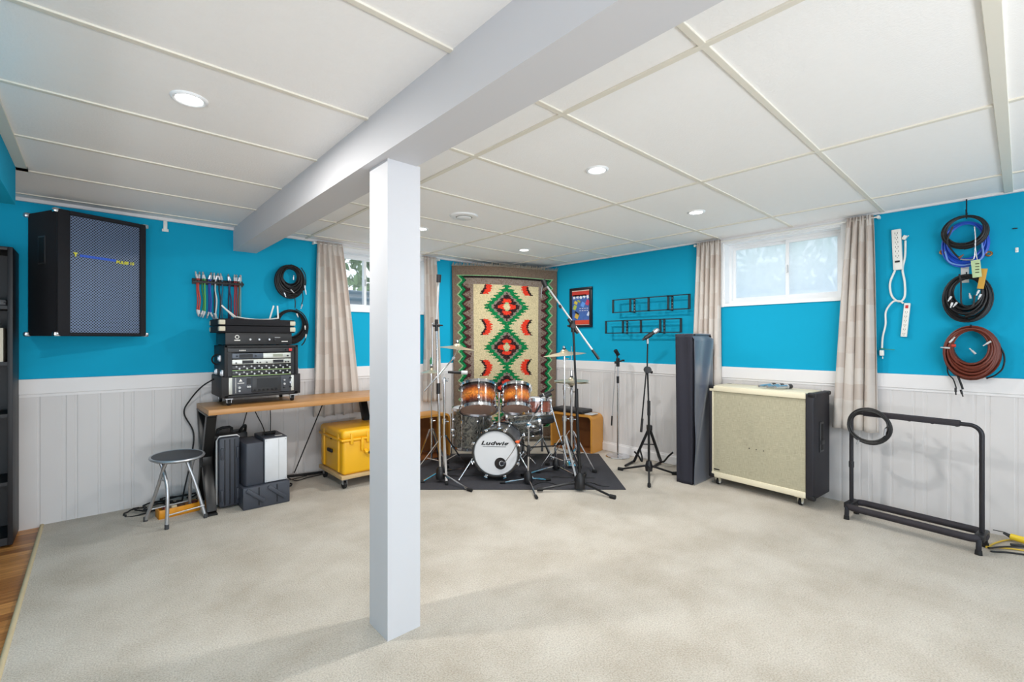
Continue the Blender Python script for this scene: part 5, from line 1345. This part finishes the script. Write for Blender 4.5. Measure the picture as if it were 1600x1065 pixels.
# ================================================================ speaker cabinet
cr_ = Vector((3.80, 1.0, 0)); cl_ = Vector((3.858, 1.776, 0)); cw_ = (cl_-cr_).length
cx = (cr_-cl_).normalized(); cy = Vector((-cx.y, cx.x, 0))
if cy.x < 0: cy = -cy
rzc = math.atan2(cx.y, cx.x)
t = thing('speaker_cabinet', 'cream and black speaker cabinet with woven grille cloth on casters below the right window', 'speaker cabinet', cl_, rzc)
D = .315; w_ = cw_
Z0, Z1 = .070, .830
blk = M('black_tolex', '#1d1c24', .6, var=.15, vs=60, bump=.15, bs=500); creamt = M('cream_tolex', '#e3dac0', .55, var=.03, vs=40, bump=.08, bs=400)
def cloth_mat():
    m = bpy.data.materials.new('straw_grille_cloth'); m.use_nodes = True; nt = m.node_tree; N = nt.nodes; L = nt.links
    b = N['Principled BSDF']; b.inputs['Roughness'].default_value = .85
    tc = N.new('ShaderNodeTexCoord'); out = None
    for sc, nm in (((420, 1, 22), 'v'), ((22, 1, 420), 'h')):
        mp = N.new('ShaderNodeMapping'); mp.inputs['Scale'].default_value = sc; L.new(tc.outputs['Object'], mp.inputs[0])
        nz = N.new('ShaderNodeTexNoise'); nz.inputs['Scale'].default_value = 1; nz.inputs['Detail'].default_value = 2; L.new(mp.outputs[0], nz.inputs['Vector'])
        if out is None: out = nz
        else:
            ad = N.new('ShaderNodeMath'); ad.operation = 'ADD'; L.new(out.outputs['Fac'], ad.inputs[0]); L.new(nz.outputs['Fac'], ad.inputs[1]); out = ad
    rp = N.new('ShaderNodeValToRGB'); rp.color_ramp.elements[0].position = .36; rp.color_ramp.elements[1].position = .64
    hf = N.new('ShaderNodeMath'); hf.operation = 'MULTIPLY'; hf.inputs[1].default_value = .5; L.new(out.outputs[0], hf.inputs[0])
    rp.color_ramp.elements[0].color = lin('#9c9680')+(1,); rp.color_ramp.elements[1].color = lin('#bbb59c')+(1,)
    L.new(hf.outputs[0], rp.inputs[0]); L.new(rp.outputs[0], b.inputs['Base Color'])
    bp = N.new('ShaderNodeBump'); bp.inputs['Strength'].default_value = .3; bp.inputs['Distance'].default_value = .004
    L.new(hf.outputs[0], bp.inputs['Height']); L.new(bp.outputs[0], b.inputs['Normal']); return m
part('side_wall', MB().box((w_-.024, D/2, (Z0+Z1)/2), (.056, D, Z1-Z0), None, .012, 3), blk, t, True)
part('side_wall', MB().box((.008, D/2, (Z0+Z1)/2), (.032, D, Z1-Z0), None, .010, 3), blk, t, True)
part('back_panel', MB().bx(.02, w_-.03, D-.02, D-.002, Z0+.01, Z1-.01), blk, t, True)
part('top_board', MB().bx(.0, w_-.048, -.004, D+.002, Z1-.040, Z1+.004, .006), creamt, t, True)
part('bottom_board', MB().bx(.018, w_-.048, .0, D, Z0+.0, Z0+.045, .006), creamt, t, True)
gr = part('grille_cloth', MB().bx(.026, w_-.05, .010, .022, Z0+.044, Z1-.038), cloth_mat(), t, True)
part('cream_edging', MB().bx(.022, .030, .004, .018, Z0+.04, Z1-.035, .002), creamt, t, True)
part('small_badge', MB().bx(.036, .085, .006, .011, Z0+.062, Z0+.070, .001), dark, gr, True)
for k in range(3): part('grille_stud', MB().cyl((w_*(.42+.07*k), .011, .36), (w_*(.42+.07*k), .007, .36), .004, seg=8), dark, gr, True)
hd = MB().bx(w_+.004, w_+.011, .105, .175, .40, .62, .004)
hn = part('side_handle', hd, M('dark_grey_plastic'), t, True)
part('handle_recess', MB().bx(w_+.006, w_+.0125, .118, .162, .49, .605), rubber, hn, True)
part('handle_recess', MB().bx(w_+.006, w_+.0125, .118, .162, .415, .455), rubber, hn, True)
part('handle_grip', MB().bx(w_+.010, w_+.018, .112, .168, .455, .490, .004), black, hn, True)
for xx in (.02, w_-.012):
    for zz in (Z0+.012, Z1-.008):
        part('corner_protector', MB().box((xx, .012, zz), (.05, .035, .035), None, .010), black, t, True)
    part('rear_corner', MB().box((xx, D-.012, Z1-.010), (.05, .035, .032), None, .010), black, t, True)
for x in (.05, w_-.10):
    for y in (.045, D-.05):
        cst = part('caster', MB().box((x, y, .066), (.055, .055, .008), None, .002).box((x-.013, y+.008, .048), (.004, .032, .038), (.3, 0, 0)).box((x+.013, y+.008, .048), (.004, .032, .038), (.3, 0, 0)), creamt, t, True)
        part('wheel', MB().cyl((x-.010, y+.014, .026), (x+.010, y+.014, .026), .026, seg=20), rubber, cst, True)
        part('wheel_disc', MB().cyl((x-.013, y+.014, .026), (x+.013, y+.014, .026), .017, seg=20), whitep, cst, True)
# three microphones on top
gun = M('pale_gunmetal', '#c3ccd6', .25, metal=.8)
for k, (lx, nm) in enumerate(((.385, 'leftmost'), (.445, 'middle one'), (.505, 'rightmost'))):
    p = cl_ + cx*lx + cy*.05 + Vector((0, 0, Z1+.004+.021))
    mic('grey handheld microphone lying on the cream speaker cabinet, %s of three' % nm, p, cy*1.0+cx*.22, .19, .018, 'three microphones on the speaker cabinet', body=gun, headm=black)

# ================================================================ right wall hangings
t = thing('power_strip', 'wide white power strip hanging on the right wall beside the curtain', 'power strip', (RX, .59, 1.70))
Rp = Matrix.Translation((RX-.016, .588, 1.852)) @ Euler((-.035, 0, 0)).to_matrix().to_4x4()
b = MB().box((0, 0, 0), (.03, .052, .285), None, .004); b.bm.transform(Rp); bo_ = part('body', b, whitep, t)
for k in range(6):
    b = MB()
    for dy in (-.007, .007): b.box((-.0155, dy, .115-.032*k), (.001, .0025, .011))
    b.cyl((-.0160, 0, .102-.032*k), (-.015, 0, .102-.032*k), .0025, seg=6); b.bm.transform(Rp); part('outlet', b, M('dark_grey_plastic'), bo_)
b = MB().box((-.018, 0, -.085), (.006, .026, .012), None, .001); b.bm.transform(Rp); part('switch', b, black, bo_)
part('plug', MB().box((RX-.02, .548, 1.93), (.03, .022, .03), (.5, 0, 0), .004).cyl((RX-.02, .54, 1.935), (RX-.02, .525, 1.94), .003), whitep, t)
part('cord', MB().tube(spline([(RX-.012, .60, 1.712), (RX-.014, .628, 1.62), (RX-.014, .618, 1.53), (RX-.016, .578, 1.487), (RX-.018, .548, 1.52), (RX-.016, .548, 1.62), (RX-.012, .560, 1.712), (RX-.006, .548, 1.80), (RX-.008, .545, 1.91)], 8), .0065, 8), whitep, t)
t = thing('power_strip', 'narrow white power strip with red switch hanging below the wider one', 'power strip', (RX, .54, 1.24))
Rp = Matrix.Translation((RX-.013, .543, 1.357)) @ Euler((.085, 0, 0)).to_matrix().to_4x4()
b = MB().box((0, 0, 0), (.025, .034, .235), None, .004); b.bm.transform(Rp); bo_ = part('body', b, whitep, t)
for k in range(6):
    b = MB()
    for dy in (-.005, .005): b.box((-.013, dy, .055-.030*k), (.001, .002, .009))
    b.cyl((-.0135, 0, .045-.030*k), (-.0125, 0, .045-.030*k), .002, seg=6); b.bm.transform(Rp); part('outlet', b, M('dark_grey_plastic'), bo_)
b = MB().box((-.014, 0, .092), (.005, .016, .022), None, .001); b.bm.transform(Rp); part('switch', b, M('red_switch'), bo_, label='red rocker switch')
part('cord', MB().tube(spline([(RX-.02, .555, 1.474), (RX-.03, .575, 1.490), (RX-.03, .612, 1.485), (RX-.02, .650, 1.42), (RX-.02, .652, 1.33), (RX-.02, .668, 1.24), (RX-.022, .672, 1.16)], 8), .006, 8), whitep, t)
part('plug', MB().box((RX-.022, .673, 1.125), (.024, .026, .04), None, .005).cyl((RX-.022, .668, 1.10), (RX-.022, .668, 1.085), .003), whitep, t)
solo('green_tie', MB().cyl((RX-.034, .66, 1.153), (RX-.034, .60, 1.149), .0025).ring((RX-.022, .672, 1.155), (0, 0, 1), .012, .003, 12, 6), M('green_plastic'), 'thin green twist tie on the power strip cord near the curtain', 'twist tie')

# coils on the right wall
bluec = M('blue_cable', '#2456c8', .4, var=.1)
t = thing('cable_coil', 'bright blue cable coil hanging beneath the black one, top of the right wall column', 'cable', (RX, .245, 1.67), group='cable coils on the right wall')
part('coiled_cord', coil(MB(), 'R', .247, 1.832, .112, .150, 11, .0052, .012, .04, .006, 21, .30), bluec, t)
part('loose_end', MB().tube(spline([wpt('R', a, b, .05) for a, b in ((.17, 1.83), (.165, 1.75), (.20, 1.71), (.26, 1.70), (.32, 1.73), (.34, 1.80))]), .005, 6), M('pale_blue_cable', '#6f9ae0', .4), t)
t = thing('cable_coil', 'black cable coil hanging over the blue coil, top of the right wall column', 'cable', (RX, .245, 1.77), group='cable coils on the right wall')
part('coiled_cord', coil(MB(), 'R', .247, 1.905, .110, .108, 9, .0062, .045, .085, .006, 22, .22), cb, t)
part('loose_end', MB().tube(spline([wpt('R', a, b, .09) for a, b in ((.30, 1.95), (.325, 1.86), (.30, 1.79), (.265, 1.735))]), .0055, 6), cb, t)
plug('R', .272, 1.742, -.75+PI, .092, .03, M('rust_brown', '#7a4a30', .5), t); plug('R', .345, 1.86, 2.3, .07, .03, black, t)
part('loose_end', MB().tube(spline([wpt('R', a, b, .095) for a, b in ((.265, 1.735), (.235, 1.727), (.205, 1.728), (.198, 1.78), (.196, 1.86), (.20, 1.93))]), .003, 6), steel, t)
hook(.239, 2.02, 'R', 'black ceiling cord and hook holding the top cable coils on the right wall', .03)
solo('ceiling_cable', MB().cyl((RX-.03, .240, 2.0), (RX-.03, .240, 2.125), .0035, seg=6), black, 'short black cord running from the ceiling to the top cable coil', 'cord')
solo('wall_bracket', MB().bx(RX-.006, RX, .230, .268, 1.59, 1.735, .001).cyl((RX-.006, .249, 1.70), (RX-.010, .249, 1.70), .006), whitep, 'white metal strip on the wall between the top and middle coils', 'bracket')
t = thing('cable_coil', 'black cable coil with silver plugs, middle of the right wall column', 'cable', (RX, .235, 1.33), group='cable coils on the right wall')
part('coiled_cord', coil(MB(), 'R', .237, 1.485, .112, .155, 24, .0057, .015, .080, .009, 23, .44), cb, t)
for s, z, a in ((.307, 1.50, -1.1), (.302, 1.46, -1.3), (.218, 1.48, 1.4), (.180, 1.53, -1.2), (.172, 1.505, -1.2), (.28, 1.46, -1.0)): plug('R', s, z, a, .085, .035, alu, t)
part('loose_end', MB().tube(spline([wpt('R', a, b, .085) for a, b in ((.27, 1.64), (.262, 1.58), (.262, 1.50), (.255, 1.44), (.21, 1.43), (.20, 1.50))]), .005, 6), cb, t)
hook(.237, 1.62, 'R', 'black hook behind the middle cable coil on the right wall')
brn = M('red_brown_cable', '#6a2c1c', .45, var=.15)
t = thing('cable_coil', 'thick red brown cable coil, lowest of the right wall column', 'cable', (RX, .215, .93), group='cable coils on the right wall')
part('coiled_cord', coil(MB(), 'R', .217, 1.135, .132, .170, 30, .0060, .02, .100, .010, 25, .46), brn, t)
part('black_cord', coil(MB(), 'R', .217, 1.150, .118, .150, 7, .005, .012, .05, .010, 26, .25), cb, t)
part('loose_end', MB().tube(spline([wpt('R', a, b, .05) for a, b in ((.11, 1.22), (.075, 1.13), (.078, 1.05), (.11, 1.0), (.15, .975))]), .005, 6), cb, t)
part('loose_end', MB().tube(spline([wpt('R', a, b, .05) for a, b in ((.33, 1.08), (.325, 1.0), (.30, .96), (.285, .90))]), .004, 6), cb, t)
part('loose_end', MB().tube(spline([wpt('R', a, b, .06) for a, b in ((.28, .99), (.265, .94), (.255, .90))]), .0065, 6), cb, t)
for s, z, a, m_ in ((.315, 1.20, 2.2, alu), (.312, 1.165, .1, alu), (.195, 1.13, -2.1 if 0 else .9, alu), (.128, 1.21, -.7, alu), (.262, .90, -1.8, black), (.286, .91, -1.6, black)): plug('R', s, z, a, .10, .045, m_, t, .006)
plug('R', .285, 1.18, .1, .09, .035, M('red_plug', '#c23a2a', .5), t, .010)
hook(.217, 1.285, 'R', 'black hook behind the red brown cable coil on the right wall')
# tags
t = thing('paper_tag', 'pale green printed tag hanging between the top and middle coils', 'tag', (RX, .190, 1.60))
b = MB().box((0, 0, 0), (.003, .042, .110), None, .001); b.bm.transform(Matrix.Translation((RX-.10, .192, 1.665)) @ Euler((-.08, 0, 0)).to_matrix().to_4x4()); part('card', b, M('pale_green_card', '#b9cf9f', .6, var=.15, vs=60), t)
for k in range(4): part('printed_mark', MB().box((RX-.1022, .188, 1.695-.018*k), (.001, .018, .006)), M('olive_print', '#4f5a3c', .6), t)
part('string', MB().cyl((RX-.10, .188, 1.72), (RX-.095, .196, 1.80), .0015), whitep, t)
t = thing('paper_tag', 'mustard yellow tag hanging right of the pale green tag', 'tag', (RX, .16, 1.53))
b = MB().box((0, 0, 0), (.003, .030, .125), None, .001); b.bm.transform(Matrix.Translation((RX-.094, .166, 1.60)) @ Euler((.14, 0, 0)).to_matrix().to_4x4()); part('card', b, M('mustard_card', '#c99a3a', .6, var=.1), t)
part('string', MB().cyl((RX-.094, .175, 1.66), (RX-.095, .196, 1.76), .0015), whitep, t)
for i, (s, z) in enumerate(((.352, 1.80), (.140, 1.76))):
    solo('copper_ring', MB().ring((RX-.03, s, z), (-1, 0, .2), .013, .006, 16, 8), M('copper', '#9a6a3c', .35, metal=.7), ('left' if i == 0 else 'right')+' small copper coloured ring beside the top blue coil', 'ring', 'copper rings beside the top coil')
solo('wall_anchor', MB().cyl((RX, .021, 1.771), (RX-.012, .021, 1.771), .007, .005, 10).bx(RX-.004, RX, .014, .028, 1.755, 1.785, .002), whitep, 'tiny white wall anchor near the right edge of the blue wall', 'wall anchor')
solo('wall_clip', MB().bx(RX-.006, RX, .018, .04, 1.90, 1.906, .001).cyl((RX, .03, 1.903), (RX-.02, .03, 1.903), .002), blackm, 'thin black nail in the blue wall above the wall anchor', 'nail')

# ================================================================ guitar rack
t = thing('guitar_rack', 'black tubular multi guitar rack standing empty before the right wall', 'guitar rack', (3.90, .48, 0))
rk = M('satin_black_tube', '#25242a', .4, metal=.2)
LA, RA = Vector((3.875, .79, 0)), Vector((3.80, .155, 0))
rx_ = (RA-LA).normalized(); ry_ = Vector((-rx_.y, rx_.x, 0))
if ry_.x < 0: ry_ = -ry_
Lr = (RA-LA).length
def G(u, v, z): return LA + rx_*u + ry_*v + Vector((0, 0, z))
# base loop
hw = .09; pts = []
for k in range(13): a = -PI/2+PI*k/12; pts.append(G(Lr-.05+.06*math.cos(a), hw*math.sin(a)+.0, .085))
for k in range(13): a = PI/2+PI*k/12; pts.append(G(.05+.06*math.cos(a), hw*math.sin(a), .085))
dense = []
for i, p in enumerate(pts):
    q = pts[(i+1) % len(pts)]; n_ = max(1, int((q-p).length/.04)); dense += [p.lerp(q, k/n_) for k in range(n_)]
part('padded_base_loop', MB().tube(dense, .021, 10, True), M('foam_black', '#2a262c', .75), t)
for u in (.0, Lr): 
    f_ = part('foot', MB().bar(G(u, -.085, .012), G(u, -.075, .085), .026, .024, (0, 0, 1), .004).bar(G(u, .085, .012), G(u, .075, .085), .026, .024, (0, 0, 1), .004), rk, t)
    for v in (-.087, .087): part('rubber_foot', MB().cyl(G(u, v, 0), G(u, v*.98, .026), .017, .015, 12), rubber, f_)
    part('end_block', MB().box(G(u, 0, .088), (.045, .15, .040), (0, 0, math.atan2(rx_.y, rx_.x)), .008), black, t)
rz = .055
fp = [G(.0, 0, .11), G(0, 0, .40), G(0, 0, .66)]
fp += [G(rz-rz*math.cos(a), 0, .665+rz*math.sin(a)) for a in [PI/2*k/8 for k in range(1, 9)]]
fp += [G(Lr*.3, 0, .72), G(Lr*.7, 0, .72)]
fp += [G(Lr-rz+rz*math.sin(a), 0, .665+rz*math.cos(a)) for a in [PI/2*k/8 for k in range(0, 9)]]
fp += [G(Lr, 0, .40), G(Lr, 0, .11)]
part('upright_frame', MB().tube(fp, .0125, 12), rk, t)
part('neck_rest_bar', MB().box(G(Lr/2-.01, -.0, .722), (Lr-.16, .036, .036), (0, 0, math.atan2(rx_.y, rx_.x)), .006), M('foam_black'), t)
for k in range(4): part('neck_rest', MB().cyl(G(.16+.115*k, .01, .725), G(.16+.115*k, .15, .690), .012, seg=10), M('foam_black'), t)
part('folding_joint', MB().cyl(G(0, 0, .34), G(0, 0, .38), .0155, seg=14).cyl(G(0, -.012, .37), G(0, -.018, .37), .006), rk, t)
# cable coil on the rack
t = thing('cable_coil', 'black cable coil looped over the top left corner of the guitar rack', 'cable', (3.89, .70, .53))
rr = random.Random(8); pts = []
pr = [(1-.16*rr.random(), rr.uniform(-.006, .006), rr.uniform(-.01, .01)) for _ in range(13)]
for k in range(11*36+1):
    i = k/36; j = int(i); f = i-j; a = 2*PI*i+PI/2
    p = [pr[j][m]*(1-f)+pr[j+1][m]*f for m in range(3)]
    pts.append(G(.115+p[1]+.122*p[0]*math.cos(a), -.032-.020*abs(math.sin(2.1*i))*1 + (0.02 if 0 else 0), .640+p[2]+.116*p[0]*math.sin(a)+(1-p[0])*.05))
part('coiled_cord', MB().tube(pts, .0048, 6), cb, t)
part('plug', MB().cyl(G(.205, -.055, .645), G(.20, -.055, .60), .0065), steel, t)
part('plug', MB().cyl(G(.06, -.055, .545), G(.05, -.055, .515), .0065), steel, t)
part('loose_end', MB().tube(spline([G(.21, -.05, .70), G(.215, -.055, .66), G(.205, -.055, .645)], 5), .0045, 6), cb, t)

# floor cables at the right edge
yc = M('yellow_cable', '#d8b43a', .5)
t = thing('extension_cord', 'yellow extension cord with yellow plug on the carpet at the right edge', 'extension cord', (4.0, .05, 0))
part('cord', MB().tube(spline([(3.86, .14, .007), (4.0, .10, .007), (4.11, .05, .007), (4.15, -.03, .012), (4.10, -.12, .007)], 8), .0045, 8), yc, t)
part('cord', MB().tube(spline([(3.85, .14, .014), (3.93, .06, .007), (3.97, -.03, .007), (3.98, -.15, .007)], 8), .0045, 8), yc, t)
part('plug', MB().cyl((4.09, .045, .035), (4.06, -.06, .030), .018, .022, 12), M('yellow_plug', '#e6c52a', .4), t)
part('prongs', MB().cyl((4.09, .045, .035), (4.10, .075, .045), .012, .008, 8).bx(4.095, 4.10, .07, .12, .048, .052), black, t)
floor_cable('black cable running along the carpet from the guitar rack to the right edge', [(3.83, .13), (3.93, .06), (4.02, -.03), (4.10, -.15)], .005, cb, .016)
floor_cable('second black cable on the carpet right of the guitar rack, nearer the viewer', [(3.81, .12), (3.87, .04), (3.90, -.05), (3.90, -.18)], .005, cb, .006)
floor_cable('short black cable end lying below the yellow plug', [(3.98, .045), (4.00, .0), (4.0, -.08), (3.99, -.16)], .007, cb, .02)
